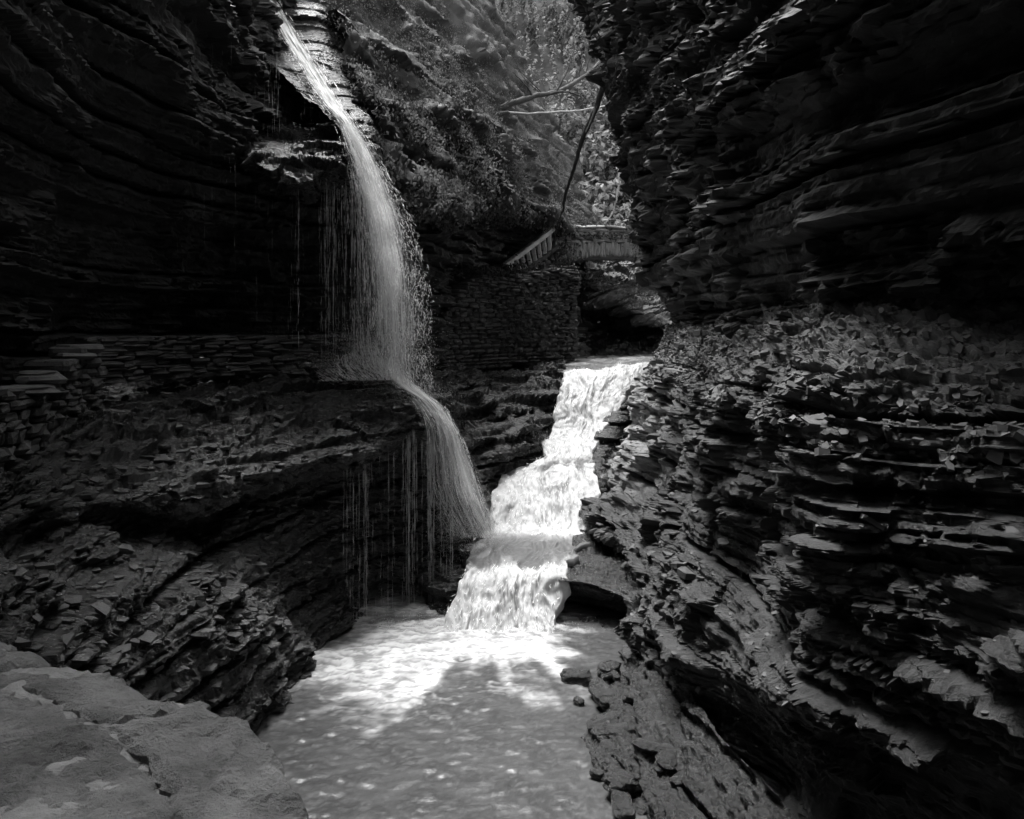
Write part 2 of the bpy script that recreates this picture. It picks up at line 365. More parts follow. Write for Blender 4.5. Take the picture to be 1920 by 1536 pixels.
# --- left: dark back wall; unseen near roof above the path shaped to shade the parapet
cliff('cliff_left_upper', G([
  [W(-.9,0,6.4),W(-1.0,3.5,6.5),W(-1.9,6.4,7),W(-4.2,9.5,7.5),W(-5.6,13,7),(470,-240,18),(640,200,20),(730,300,20),(800,330,22.5),(920,340,26.5),(1065,390,31)],
  [(-300,-500,5),(0,-350,7),(150,-250,8.4),(300,-200,10),(405,-60,13),(510,-40,17),(645,250,19),(730,320,19.5),(800,350,22),(920,355,26),(1065,400,30.5)],
  [(-300,60,6),(0,90,7.8),(150,110,9.5),(300,130,11),(420,130,13.6),(540,128,17),(650,300,18.5),(730,340,19),(800,370,21.5),(920,370,25.5),(1065,410,30)],
  [(-300,200,6.5),(0,220,8.5),(150,230,10.2),(300,225,11.7),(420,250,13.4),(540,260,16.4),(655,340,17.6),(728,370,18.4),(800,385,20.5),(920,390,24.5),(1065,425,28.5)],
  [(-300,400,7),(0,400,9),(150,400,11),(300,400,12.7),(430,400,14),(560,400,15.4),(640,400,16),(720,400,16.8),(800,400,18.6),(920,420,24.4),(1065,440,30)],
  [(-300,560,7.4),(0,560,9.5),(150,560,11.6),(300,560,13.2),(430,560,14.3),(560,560,15.5),(640,560,16.1),(720,560,16.8),(800,560,18.4),(920,560,24.4),(1065,560,30)],
  [(-300,720,7.6),(0,740,9.8),(150,690,11.9),(300,665,13.4),(430,665,14.5),(560,665,15.6),(640,665,16.2),(720,670,16.9),(800,690,18.4),(920,700,24.4),(1065,700,30)]]),
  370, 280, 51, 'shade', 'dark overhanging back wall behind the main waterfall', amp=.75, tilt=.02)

# --- left: outcrop that juts from the wall beside the main fall
cliff('cliff_outcrop', G([
  [(400,225,15),(470,235,15.6),(540,232,16),(600,228,16),(650,222,15.6),(690,240,15.6)],
  [(405,250,13.9),(460,262,14.2),(530,270,14.4),(600,262,14.6),(655,255,14.6),(690,262,14.9)],
  [(435,282,13.3),(480,300,13.1),(540,322,12.9),(590,312,13.2),(650,300,13.8),(684,315,14.2)],
  [(445,290,13.5),(500,320,13.1),(568,350,12.9),(605,335,13.4),(655,320,14),(684,330,14.4)],
  [(445,330,15.2),(500,350,15.4),(568,370,15.7),(610,370,15.9),(660,370,16.2),(690,380,16.6)]]),
  200, 130, 61, 'wet', 'jutting wet rock outcrop left of the main waterfall', amp=.55, terr=.8, tband=(.05, .14), coarse=(.12, .3, .5), big=.25)
# --- slanted slab the main fall slides down
cliff('cliff_slide', G([
  [(330,-140,17.2),(470,-110,18),(540,-100,18.2),(600,-80,18.4),(660,-60,18.6)],
  [(455,60,15.5),(505,55,16.6),(555,60,16.8),(605,60,17),(670,60,18.4)],
  [(515,128,15.2),(550,128,15.8),(585,128,16),(625,128,16.2),(690,128,17.6)],
  [(580,190,14.6),(605,188,15),(632,185,15.2),(665,185,15.4),(710,185,16.8)],
  [(632,238,14.1),(645,235,14.3),(662,232,14.5),(690,232,14.7),(725,240,16)],
  [(658,300,13.9),(670,295,14.0),(685,292,14.2),(705,292,14.4),(735,300,16)],
  [(672,345,14.1),(685,345,14.2),(695,345,14.4),(715,340,14.7),(740,350,16.4)],
  [(640,300,16.2),(685,370,16.2),(700,370,16.4),(720,370,16.6),(760,370,16.9)]]),
  150, 230, 67, 'wet', 'sloping wet rock slab under the top of the main waterfall', amp=.2)

# --- left: ledge below the path, its lip and the dark alcove under it
cliff('cliff_left_ledge', G([
  [(-250,735,8.8),(0,735,10.8),(150,690,12.8),(300,670,14.2),(450,668,15.2),(600,664,16.2),(700,668,16.8),(775,688,16.8),(830,735,16.6),(880,840,16)],
  [(-250,800,6.6),(0,790,8.9),(150,735,11.3),(300,712,12.6),(450,702,13.8),(600,696,14.7),(700,690,15.2),(775,705,15.4),(830,750,15.4),(880,850,15.2)],
  [(-250,950,5.4),(0,900,7.4),(150,830,9.5),(300,790,10.9),(450,775,12.1),(600,760,13.2),(700,745,13.9),(780,752,14.2),(838,790,14.3),(872,860,14.6)],
  [(-250,1050,4.8),(0,970,6.6),(160,935,8.1),(300,930,9.0),(450,893,10.2),(600,862,11.6),(690,845,12.5),(770,795,13.3),(842,818,13.8),(880,880,14.3)],
  [(-250,1080,4.9),(0,1010,6.6),(200,965,8.9),(330,985,10.0),(450,945,11.0),(600,905,12.9),(690,890,13.8),(780,860,14.3),(845,880,14.4),(888,930,14.5)],
  [(-250,1200,4.3),(0,1080,5.9),(180,1060,7.6),(330,1060,8.8),(450,1035,10.3),(590,1020,12.4),(690,1020,13.9),(780,1020,14.2),(838,1020,14.0),(895,1000,14.4)],
  [(-250,1300,4),(0,1180,5.5),(180,1170,7),(330,1150,8.2),(450,1140,9.7),(570,1130,11.7),(690,1110,13.4),(780,1100,13.6),(835,1080,13.2),(885,1070,13.2)],
  [W(-3.3,4,-4.65),W(-3.1,5.5,-4.65),W(-2.9,7,-4.65),W(-2.7,8.4,-4.65),W(-2.68,9.6,-4.65),W(-2.6,11.1,-4.65),W(-2.0,12.3,-4.65),W(-1.45,12.5,-4.65),W(-1.1,12.3,-4.65),W(-.7,12.3,-4.5)]]),
  470, 390, 83, 'ledge', 'wet layered rock ledge and alcove left of the pool', amp=.75, wrap='start',
  terr=1.0, tw=.08, tband=(.04, .14), fine=(.03, .075, .12), rubble=lambda Q, N: .15+0*Q[..., 2])

# --- middle: blocky rock between the fall and the stream
cliff('cliff_middle', G([
  [(740,640,18.6),(850,680,21),(950,686,22.5),(1064,684,23)],
  [(780,695,16.6),(860,712,17.6),(950,730,19),(1062,705,20.2)],
  [(815,738,15.7),(880,765,16.5),(960,785,17.4),(1046,790,19.2)],
  [(850,800,15.2),(895,830,15.8),(975,825,16.8),(1035,838,18.4)],
  [(862,880,15.0),(895,880,15.5),(985,862,17.2),(1050,862,18.6)],
  [(880,930,14.9),(905,930,15.5),(922,912,17.2),(1000,900,18.8)],
  [(890,1000,14.7),(910,1000,15.2),(918,995,16.8),(1000,990,18.2)]]),
  160, 170, 97, 'wet', 'blocky wet rock between the waterfall and the stream', amp=.55, wrap='left', coarse=(.25, .5, .5), terr=1.0, tband=(.12, .4))
# --- right bank of the upper cascade
cliff('cliff_stream_bank', G([
  [(1205,690,20.5),(1235,682,20.6),(1290,670,22)],
  [(1168,740,19.2),(1200,735,19.2),(1270,730,20.5)],
  [(1125,800,18.2),(1165,800,18.2),(1240,800,19.5)],
  [(1108,850,17.3),(1140,850,17.3),(1210,850,18.6)],
  [(1112,930,16),(1132,930,16.1),(1190,930,17.4)],
  [(1108,1000,15),(1128,1000,15.1),(1190,1000,16.4)]]),
  110, 170, 101, 'wet', 'wet layered rock on the right bank of the upper cascade', amp=.42)
# --- under and beyond the bridge
cliff('cliff_under_bridge', G([
  [(1040,470,31),(1085,480,31),(1130,490,31),(1185,480,33),(1235,480,36),(1300,480,38)],
  [(1060,520,29),(1090,512,28),(1135,530,28),(1185,545,29),(1225,570,31),(1300,590,33)],
  [(1065,545,28),(1095,545,27),(1150,565,26.6),(1200,592,26.8),(1240,606,27),(1300,620,28)],
  [(1065,575,30),(1095,575,30),(1150,590,30),(1200,612,29.5),(1240,625,28.5),(1300,640,28)],
  [(1060,640,30.5),(1095,640,30.5),(1150,642,30.5),(1200,645,30),(1240,650,28),(1300,660,27)],
  [(1060,664,27.5),(1095,664,27.5),(1150,664,27.2),(1200,662,27),(1240,662,26.5),(1300,665,26)],
  [(1058,690,26),(1095,690,26),(1150,690,26),(1200,690,25.5),(1240,690,25),(1300,700,25)]]),
  170, 170, 113, 'shale', 'lit shale slab and dark hollow under the bridge', amp=.9, mid=(.1, .3, .3))

# --- unseen wall added behind the viewpoint to block low sky light
cliff('cliff_behind_blocker', G([
  [W(-1.2,1.5,6.6),W(-1.2,-1,6.6),W(-1.0,-3,7),W(.6,-4,7.5),W(1.8,-2,7.5),W(1.4,2.2,7.3)],
  [W(-6.5,5.5,5),W(-6,0,5),W(-4,-6,5),W(1,-7,5),W(5,-3,5),W(4,3.4,5)],
  [W(-6.6,6,-6),W(-6,0,-6),W(-4,-6,-6),W(1,-7,-6),W(5,-3,-6),W(4.4,4,-6)]]),
  90, 120, 131, 'shade', 'dark unseen shale wall added behind the viewpoint to block light', amp=.8)

# --- vegetated bank above the fall and the far hillside
def soft(name, ctrl, nu, nv, seed, material, amp, label, layered=0):
    Pg = patch(ctrl, nu, nv); N = normals(Pg)
    d = amp*(fbm(Pg[..., 0]*.8, Pg[..., 1]*.8, Pg[..., 2]*.8, 4, seed)-.5)*2
    Q = Pg+N*d[..., None]
    if layered: Q = strata(Q, N, seed, amp=layered, tilt=.25)
    o = link(name, mesh_np(name, Q, grid_faces(nv, nu), M[material], True)); tag(o, label, 'hillside', kind='structure')
    CLIFFS[name] = (Q, o); return o
soft('hill_bank', G([
  [(600,-260,20),(760,-160,24),(890,-40,27),(980,120,29),(1050,270,31),(1095,375,32),(1125,425,32)],
  [(605,-60,18),(760,20,21),(880,110,24),(965,210,26.5),(1040,310,29),(1085,388,30.3),(1110,425,31)],
  [(636,90,16.2),(760,140,18.5),(875,205,21),(955,270,24),(1025,335,26.5),(1072,395,28),(1095,424,29)],
  [(684,222,14.9),(765,275,16.4),(855,315,18.8),(930,345,21.2),(1000,372,24),(1048,402,26),(1080,426,27)],
  [(722,335,15),(792,372,16),(855,382,18.2),(930,380,20.7),(1000,395,23.5),(1042,412,25.5),(1062,432,26.5)],
  [(735,365,17.5),(805,395,19.5),(860,405,21.5),(930,405,24),(1000,415,26.5),(1036,425,28),(1056,442,29)]]),
  200, 150, 139, 'moss', .35, 'steep bank hung with ferns above the main waterfall', .8)
soft('hill_far', G([
  [W(-40,70,45),W(-20,70,48),W(0,72,50),W(15,72,48),W(40,70,45)],
  [W(-30,52,22),W(-14,54,24),W(0,56,26),W(14,55,24),W(34,52,22)],
  [W(-20,42,9),W(-8,44,10),W(2,46,11),W(12,44,10),W(28,42,9)],
  [W(-10,36,1.5),W(-3,38,2.5),W(3.5,40,3.5),W(9,39,3),W(22,36,2)],
  [W(-10,33,-3),W(-3,34,-3),W(3.5,35,-3),W(9,34,-3),W(22,33,-3)]]),
  90, 90, 149, 'soil', 1.0, 'wooded hillside rising beyond the bridge')

# --- ground sheet under everything, and the path the photographer stands on
V = np.array([[-900, -900, -7], [900, -900, -7], [900, 900, -7], [-900, 900, -7]], float)
tag(link('ground', mesh_np('ground', V, np.array([[0, 1, 2, 3]]), M['soil'])), 'dark ground under the gorge', 'ground', kind='structure')

# ------------------------------------------------------------------ water
def band_patch(Ls, Rs, nu, nv):
    Lw = np.array([P(*p) for p in Ls]); Rw = np.array([P(*p) for p in Rs])
    n = len(Ls); ts = _ts(n, np.maximum(np.linalg.norm(np.diff((Lw+Rw)/2, axis=0), axis=1), .05), nv)
    B = _basis(n, ts); l, r = B@Lw, B@Rw
    u = np.linspace(0, 1, nu)[None, :, None]
    return l[:, None]*(1-u)+r[:, None]*u
SL = [(1075,668,27),(1066,688,21),(1060,706,19.6),(1048,760,18.7),(1043,812,18.1),(1014,834,17.5),(1018,862,16.9),(955,890,16.0),(924,940,15.2),(912,985,14.7),(880,1012,14.1),(885,1050,13.2),(878,1085,12.65),(850,1140,12.25),(826,1192,11.85)]
SR = [(1240,664,27),(1232,676,21),(1222,686,19.8),(1178,745,18.9),(1134,800,18.1),(1114,832,17.5),(1110,858,16.9),(1116,880,16.1),(1118,930,15.4),(1118,985,14.8),(1114,1005,14.3),(1080,1042,13.3),(1050,1072,12.65),(1045,1135,12.3),(1042,1192,11.9)]
nu, nv = 140, 430
S = band_patch(SL, SR, nu, nv)
along = np.concatenate([[0], np.cumsum(np.linalg.norm(np.diff(S.mean(1), axis=0), axis=1))])[:, None]+np.zeros((1, nu))
u = np.linspace(0, 1, nu)[None, :]+np.zeros((nv, 1))
slope = np.abs(np.gradient(S[..., 2].mean(1))/(np.linalg.norm(np.gradient(S.mean(1), axis=0), axis=1)+1e-6))
slope = np.convolve(np.pad(slope, 8, 'edge'), np.ones(17)/17, 'valid')[:, None]+np.zeros((1, nu))
xw = S[..., 0]
wob = .5*(fbm(xw*2, along*1.5, 3, 2, 4)-.5)
fib = fbm((xw+wob)*13, along*.9, 0, 4, 5); tur = fbm((xw+wob)*3.4, along*1.5, 1, 4, 6); fin = fbm((xw+wob)*30, along*2.6, 0, 2, 8)
Nw = normals(S)
chn = fbm((xw+wob)*30, along*7, S[..., 1]*.5, 3, 61, .7); ch2 = fbm((xw+wob)*9, along*4.5, 7, 3, 63, .6)
side = (np.clip((np.abs(u-.5)-.32)/.18, 0, 1)**2*np.sign(u-.5))*(.26*(fbm(along*1.7, u*2, 4, 3, 64)-.42)+.05*(fbm(along*9, u*2, 5, 2, 65)-.5))
S = S+(S[:, -1:]-S[:, :1])*side[..., None]
S2 = S+Nw*((fib-.5)*.07+(tur-.5)*.22*(.35+slope)+(ch2-.5)*.08*(.3+slope)+(chn-.5)*.025)[..., None]
S2[:, 0, 2] -= .12; S2[:, -1, 2] -= .12
foam = np.clip(sstep(.10, .36, slope)*1.05 + .75*sstep(.50, .64, tur)+.3*(fib-.5)*2, 0, 1)
dk = sstep(.54, .66, fbm((xw+wob)*6+9, along*1.3, 3, 4, 21))      # dark gaps where rock shows through
foam = np.clip(foam-.75*dk*sstep(.45, .62, chn), 0, 1)
foam = foam*(1-.6*sstep(14.5, 14.1, S[..., 1])*sstep(12.7, 13.0, S[..., 1]))
near_foot = np.exp(-((S[..., 1]-14.7)/.35)**2)+np.exp(-((S[..., 1]-17.5)/.3)**2)
foam = np.clip(foam+near_foot, 0, 1)*(.55+.45*sstep(.38, .58, .55*chn+.25*ch2+.2*fib))
foam[S[..., 1] > 20.3] *= .35
stream = link('stream_water', mesh_np('stream_water', S2, grid_faces(nv, nu), M['white'], True, {'foam': foam}))
tag(stream, 'foaming white stream tumbling down rock steps into the pool', 'stream', kind='structure')

# pool
gx = np.linspace(-3.9, 3.4, 290); gy = 6.2+np.linspace(0, 1, 240)**.9*7.4
X, Y = np.meshgrid(gx, gy)
wv = .03*(fbm(X*3.2, Y*3.2, 0, 3, 31)-.5)+.034*(fbm(X*7, Y*12, 1, 3, 32)-.5)+.013*(fbm(X*22, Y*30, 1, 2, 34)-.5)
ax, ay, bx_, by_ = -1.55, 11.35, .05, 11.65
tt = np.clip(((X-ax)*(bx_-ax)+(Y-ay)*(by_-ay))/((bx_-ax)**2+(by_-ay)**2), 0, 1)
dd = np.hypot(X-ax-(bx_-ax)*tt, (Y-ay-(by_-ay)*tt)*.95)
swirl = fbm(X*1.1+.8*fbm(X*2, Y*2, 0, 2, 9), Y*2.6, 0, 4, 36)
rad = np.arctan2(Y-12.6, X+.35)
ray = fbm(rad*9, dd*1.1, 0, 3, 37)
fm = sstep(1.9, .3, dd+(swirl-.5)*1.6+(ray-.5)*2.2)
thin = sstep(.03, .0, np.abs(fbm(X*1.7+.6*swirl, Y*3.0, 4, 4, 38)-.5))*sstep(3.2, .8, dd)
lft = np.exp(-((X+1.9)/.8)**2-((Y-10.6)/.8)**2)
fm = np.clip(fm+.35*thin+.45*lft*sstep(.45, .7, ray), 0, 1)*(1-.95*sstep(.35, 1.0, X+.9*(swirl-.5)+.5*(ray-.5)))
fm = np.clip(fm+.07*sstep(.5, .75, fbm(X*26, Y*48, 2, 2, 39)), 0, 1)
fm = np.maximum(fm, .04*sstep(.4, .6, fbm(X*2.5, Y*4, 7, 4, 41, .7)))
fm = fm*(.4+.6*sstep(.34, .6, fbm(X*7+3*swirl, Y*20, 5, 4, 44, .65)))
Z = -4.5+wv+.10*np.clip(fm, 0, 1)*(fbm(X*6, Y*6, 8, 3, 42)-.3)
pool = link('pool_water', mesh_np('pool_water', np.stack([X, Y, Z], -1), grid_faces(240, 290), M['water'], True, {'foam': fm}))
tag(pool, 'grey rippled pool with white foam below the cascade', 'pool', kind='structure')

# falling water: thousands of thin streaks
def strands(name, pts, rad, material):
    """pts n,k,3 centre lines, rad n,k"""
    n, k = rad.shape
    a = np.array([0, 2.0944, 4.18879]); off = np.stack([np.cos(a), np.sin(a), np.zeros(3)], -1)
    V = pts[:, :, None, :]+rad[:, :, None, None]*off[None, None]
    i = np.arange(n*k*3).reshape(n, k, 3)
    j = np.roll(i, -1, axis=2)
    Fq = np.stack([i[:, :-1], j[:, :-1], j[:, 1:], i[:, 1:]], -1).reshape(-1, 4)
    return mesh_np(name, V.reshape(-1, 3), Fq, M[material], False)
def flow(Ls, Rs, n, udist, length, radius, depth=.12, tdist=None, k=7, wander=.005, seed=0, clump=0):
    r = np.random.default_rng(seed)
    Lw = np.array([P(*p) for p in Ls]); Rw = np.array([P(*p) for p in Rs])
    cl = np.concatenate([[0], np.cumsum(np.linalg.norm(np.diff((Lw+Rw)/2, axis=0), axis=1))])
    tt = r.random(n) if tdist is None else tdist(r.random(n))
    s0 = tt*cl[-1]; ln = length[0]*(length[1]/length[0])**r.random(n)
    uu = udist(r, n)
    if clump:
        cen = udist(r, clump); j = np.argmin(np.abs(uu[:, None]-cen[None]), 1); uu = cen[j]+(uu-cen[j])*.30+r.normal(0, .006, n)
    s = np.clip(s0[:, None]+ln[:, None]*np.linspace(0, 1, k)[None], 0, cl[-1])
    B = _basis(len(Ls), np.interp(s.ravel(), cl, np.arange(len(Ls))))
    l = (B@Lw).reshape(n, k, 3); rr = (B@Rw).reshape(n, k, 3)
    p = l+(rr-l)*(uu[:, None]+np.cumsum(r.normal(0, wander, (n, k)), 1))[..., None]
    p[..., 1] += (r.random(n)[:, None]-.5)*2*depth
    rd = radius[0]*(radius[1]/radius[0])**r.random(n)
    tap = np.where(np.arange(k) % 2 == 1, 1.0, .25)
    return p, rd[:, None]*tap[None]*(.7+.6*r.random((n, k)))
def cat(*a): return np.concatenate([q[0] for q in a]), np.concatenate([q[1] for q in a])
FL = [(440,-70,17.2),(508,40,16.1),(562,128,15.2),(600,190,14.5),(638,238,13.9),(658,300,13.7),(668,360,13.6),(675,430,13.7),(680,520,13.9),(684,600,14.0),(690,692,14.1)]
FR = [(480,-75,17.4),(545,40,16.3),(600,128,15.4),(640,190,14.6),(670,235,14.0),(708,300,13.8),(738,360,13.6),(766,430,13.6),(786,520,13.6),(792,600,13.6),(800,735,13.7)]
topn = 3
def u_core(r, n): return np.clip(r.beta(1.5, 2.6, n), 0, 1)
def u_edge(r, n): return .3+.85*r.random(n)**.8
def veil(name, Ls, Rs, dens, seed, nu=40, nv=130, pad=.15, dy=0., parent=None):
    """a curved, rippled sheet; dens(u, t) says how much water is in it"""
    L2 = [P(*p) for p in Ls]; R2 = [P(*p) for p in Rs]
    L3 = np.array([a-(b-a)*pad for a, b in zip(L2, R2)]); R3 = np.array([b+(b-a)*pad for a, b in zip(L2, R2)])
    mid = (L3+R3)/2; cl = np.concatenate([[0], np.cumsum(np.linalg.norm(np.diff(mid, axis=0), axis=1))])
    B = _basis(len(Ls), _ts(len(Ls), np.diff(cl), nv)); u = np.linspace(0, 1, nu)[None]+np.zeros((nv, 1)); al = np.linspace(0, cl[-1], nv)[:, None]+np.zeros((1, nu))
    Q = (B@L3)[:, None]*(1-u[..., None])+(B@R3)[:, None]*u[..., None]
    Q[..., 1] += dy+.22*(fbm(u*7+seed*5, al*1.3, seed*1., 3, seed)-.5)+.10*(fbm(u*20, al*2.6, 2., 2, seed+1)-.5)
    uu = u*(1+2*pad)-pad
    me = mesh_np(name, Q, grid_faces(nv, nu), M['veil'], True, {'across': uu+seed*3.3, 'along': al+seed*1.7, 'dens': dens(uu, al/cl[-1])})
    return link(name, me, parent)
bell = lambda u, c, w: np.exp(-((u-c)/w)**2)
fall = empty('waterfall', P(740, 700, 13.8)); fall['kind'] = 'thing'
def off(o, par):                    # keep world place under a moved parent
    o.parent = par; o.location = tuple(-np.array(par.location)); return o
off(veil('veil', FL[:7], FR[:7], lambda u, t: .10+.75*bell(u, .5, .42)*(1-.25*t)-.15, 1, 36, 110), fall)
off(veil('veil', FL[4:], FR[4:], lambda u, t: -.05+.78*bell(u, .36+.06*t, .28+.06*t)*(1-.72*t), 2, 40, 130), fall)
off(veil('veil', FL[4:], FR[4:], lambda u, t: -.02+.55*bell(u, .42+.1*t, .40)*(1-.55*t), 3, 40, 130, dy=.14), fall)
off(veil('veil', FL[4:], FR[4:], lambda u, t: .02+.40*bell(u, .5, .5)*(1-.35*t), 4, 40, 130, pad=.35, dy=-.14), fall)
a1 = flow(FL[:6], FR[:6], 500, lambda r, n: np.clip(r.normal(.5, .3, n), -.3, 1.3), (.1, .3), (.004, .009), .05, seed=1)
a2 = flow(FL[4:], FR[4:], 500, u_core, (.08, .3), (.003, .007), .22, seed=2, clump=60)
a3 = flow(FL[5:], FR[5:], 1300, u_edge, (.02, .16), (.002, .006), .4, wander=.012, seed=3)
a4 = flow(FL[5:], FR[5:], 260, lambda r, n: r.normal(.02, .14, n), (.1, .5), (.002, .005), .2, seed=4)
off(link('drops', strands('drops', *cat(a1, a2, a3, a4), 'strand')), fall)
tag(fall, 'tall white main waterfall dropping from the slab to the ledge', 'waterfall')
QL = [(672,655,14.3),(690,682,14.1),(725,716,13.9),(772,746,13.7),(800,790,13.5),(808,850,13.45),(816,920,13.45),(860,1010,13.5)]
QR = [(760,690,14.2),(772,710,14.0),(806,738,13.9),(838,768,13.75),(862,812,13.7),(886,870,13.7),(908,940,13.8),(935,1005,13.9)]
low = empty('waterfall', P(880, 1000, 13.8)); low['kind'] = 'thing'
off(veil('veil', QL, QR, lambda u, t: -.05+.62*bell(u, .62+.22*t, .26)*(1-.35*t)*(.55+.45*sstep(0, .25, t)), 5, 40, 130), low)
off(veil('veil', QL, QR, lambda u, t: .0+.46*bell(u, .55+.15*t, .45)*(1-.35*t)*(.7+.3*sstep(0, .3, t)), 6, 40, 130, dy=-.1), low)
off(veil('veil', QL[3:], QR[3:], lambda u, t: .10+.22*bell(u, .2, .5)*(1-.3*t)-.5*sstep(.9, 1.05, u), 7, 40, 110, pad=.2, dy=.05), low)
b1 = flow(QL[:5], QR[:5], 350, lambda r, n: np.clip(r.normal(.55, .24, n), -.1, .98), (.05, .2), (.003, .008), .08, seed=5, clump=40)
b2 = flow(QL[3:], QR[3:], 450, lambda r, n: np.clip(r.normal(.78, .15, n), .3, 1.0), (.05, .25), (.003, .007), .14, seed=6, clump=26)
b3 = flow(QL[3:], QR[3:], 200, lambda r, n: -.05+.8*r.random(n), (.08, .3), (.003, .006), .12, seed=7, clump=22)
off(link('drops', strands('drops', *cat(b1, b2, b3), 'strand')), low)
tag(low, 'lower leap of the waterfall curving off the ledge into the stream', 'waterfall')

# drips: dotted vertical threads
def drips(lines, seed):
    r = np.random.default_rng(seed); pp, rr = [], []
    for (px, y0, y1, Yd, dens, rad) in lines:
        top, bot = P(px, y0, Yd), P(px, y1, Yd); H = top[2]-bot[2]
        n = max(3, int(H*dens*.9))
        f = r.random(n)**1.15; ln = (.08+.45*r.random(n)**2)*(1-.4*f)
        x = top[0]+r.normal(0, .006, n)+f*r.normal(0, .02); y = np.full(n, Yd)+r.normal(0, .02, n)
        z0 = top[2]-f*H
        k = 3
        q = np.stack([np.repeat(x[:, None], k, 1), np.repeat(y[:, None], k, 1), z0[:, None]-ln[:, None]*np.linspace(0, 1, k)], -1)
        pp.append(q); rr.append((.55*rad*(.5+.8*r.random(n)))[:, None]*np.array([.3, 1, .4])[None])
    return np.concatenate(pp), np.concatenate(rr)
r = np.random.default_rng(77)
ln = [(400, 60, 250, 13.5, 26, .010), (396, 90, 252, 13.5, 12, .006), (560, 345, 640, 13.0, 16, .0075), (441, 300, 560, 13.2, 6, .004)]
for i in range(46):
    x = 575+115*r.random()**.6; ln.append((x, 325+25*r.random(), 640+30*r.random(), 13.6+.5*r.random(), 5+9*r.random(), .0045))
for i in range(26):
    x = 425+190*r.random(); ln.append((x, 60+40*r.random(), 240+20*r.random(), 14.8, 3+3*r.random(), .004))
for i in range(14):
    x = 310+130*r.random(); ln.append((x, 60, 300+240*r.random(), 13, 1.5+2*r.random(), .0035))
for i in range(12):
    ln.append((440+130*r.random(), 330, 620, 13.4, 1.5+2*r.random(), .0035))
dr = link('dripping_water', strands('dripping_water', *drips(ln, 3), 'drip'))
tag(dr, 'thin threads of dripping water left of the main waterfall', 'water', kind='stuff')
ln = []
for i in range(34):
    x = 742+110*r.random()**.7; ln.append((x, 800+25*r.random(), 1165, 13.05+.25*r.random(), 8+10*r.random(), .0055))
for i in range(26):
    x = 630+110*r.random(); ln.append((x, 862-.2*(x-630), 1180, 12.0+.006*(x-630)+.1, 2+6*r.random(), .0042))
for i in range(5):
    x = 675+16*r.random(); ln.append((x, 850, 1150, 12.45, 12, .005))
dr2 = link('dripping_water', strands('dripping_water_low', *drips(ln, 4), 'drip'))
tag(dr2, 'curtain of thin drips hanging from the ledge lip over the alcove', 'water', kind='stuff')
# trickles that run over the low wall and the ledge under the main fall
TL = [(540,640,14.55),(545,665,14.4),(560,690,14.2),(600,715,13.9)]; TR = [(705,634,14.6),(712,662,14.45),(722,688,14.2),(740,712,13.9)]
t1 = flow(TL, TR, 1000, lambda r, n: r.random(n)**.7, (.05, .3), (.004, .008), .05, seed=9)
tag(link('trickling_water', strands('trickling_water', *t1, 'strand')), 'trickles of water running over the low wall behind the fall', 'water', kind='stuff')
# spray
def spray(cl, seed):
    r = np.random.default_rng(seed); ps, sz = [], []
    for (px, py, Yd, sx, sy, n, s) in cl:
        q = np.array([P(px+r.normal(0, sx), py-abs(r.normal(0, sy))*(.6 if r.random() < .8 else -.5), Yd+r.normal(0, .25)) for _ in range(n)])
        ps.append(q); sz.append(s*(.5+r.random(n)))
    p, s = np.concatenate(ps), np.concatenate(sz)
    T = np.array([[1, 1, 1], [-1, -1, 1], [-1, 1, -1], [1, -1, -1]])*.7
    V = p[:, None]+T[None]*s[:, None, None]*np.array([.8, .8, 1.5])
    i = np.arange(len(p))[:, None]*4
    Fc = np.concatenate([i+np.array(t) for t in ((0, 1, 2), (0, 2, 3), (0, 3, 1), (1, 3, 2))])
    return mesh_np('spray', V.reshape(-1, 3), Fc, M['drip'])
sp = [(705,690,14.0,50,70,6000,.0045),(745,650,13.7,30,110,3500,.0045),(600,690,14.0,60,24,1800,.004),(520,640,14.3,70,16,700,.0035),(660,640,14.2,50,18,900,.004),(430,628,14.2,40,8,300,.0035),(810,745,13.6,30,22,700,.004),
      (890,1005,13.6,30,60,3000,.004),(840,1010,13.3,22,120,1500,.004),(800,1180,12.0,60,30,1200,.004),(940,1185,11.8,80,26,1200,.005),(1020,985,14.9,60,20,900,.005),(1030,830,17.4,30,20,500,.005)]
tag(link('spray', spray(sp, 5)), 'fine white spray hanging around the falls', 'spray', kind='stuff')
# white droplets thrown up by the cascades
def splash(seed, n):
    r = np.random.default_rng(seed)
    a = r.integers(int(nv*.12), nv, n); b = r.integers(2, nu-2, n)
    ok = foam[a, b] > .4; a, b = a[ok], b[ok]; m = len(a)
    p0 = S2[a, b]+np.stack([r.normal(0, .02, m), r.normal(0, .02, m)-.02, .01+.09*r.random(m)**2], -1)
    d = S2[np.minimum(a+3, nv-1), b]-S2[a, b]; d /= np.linalg.norm(d, axis=1, keepdims=True)+1e-6
    d += r.normal(0, .35, (m, 3)); ln = .02+.06*r.random(m)
    pts = p0[:, None]+d[:, None]*ln[:, None, None]*np.linspace(0, 1, 3)[None, :, None]
    return pts, (.003+.006*r.random(m))[:, None]*np.array([.3, 1, .3])
tag(link('splash', strands('splash', *splash(6, 5000), 'strand')), 'white splashes leaping off the stepped stream', 'spray', kind='stuff')

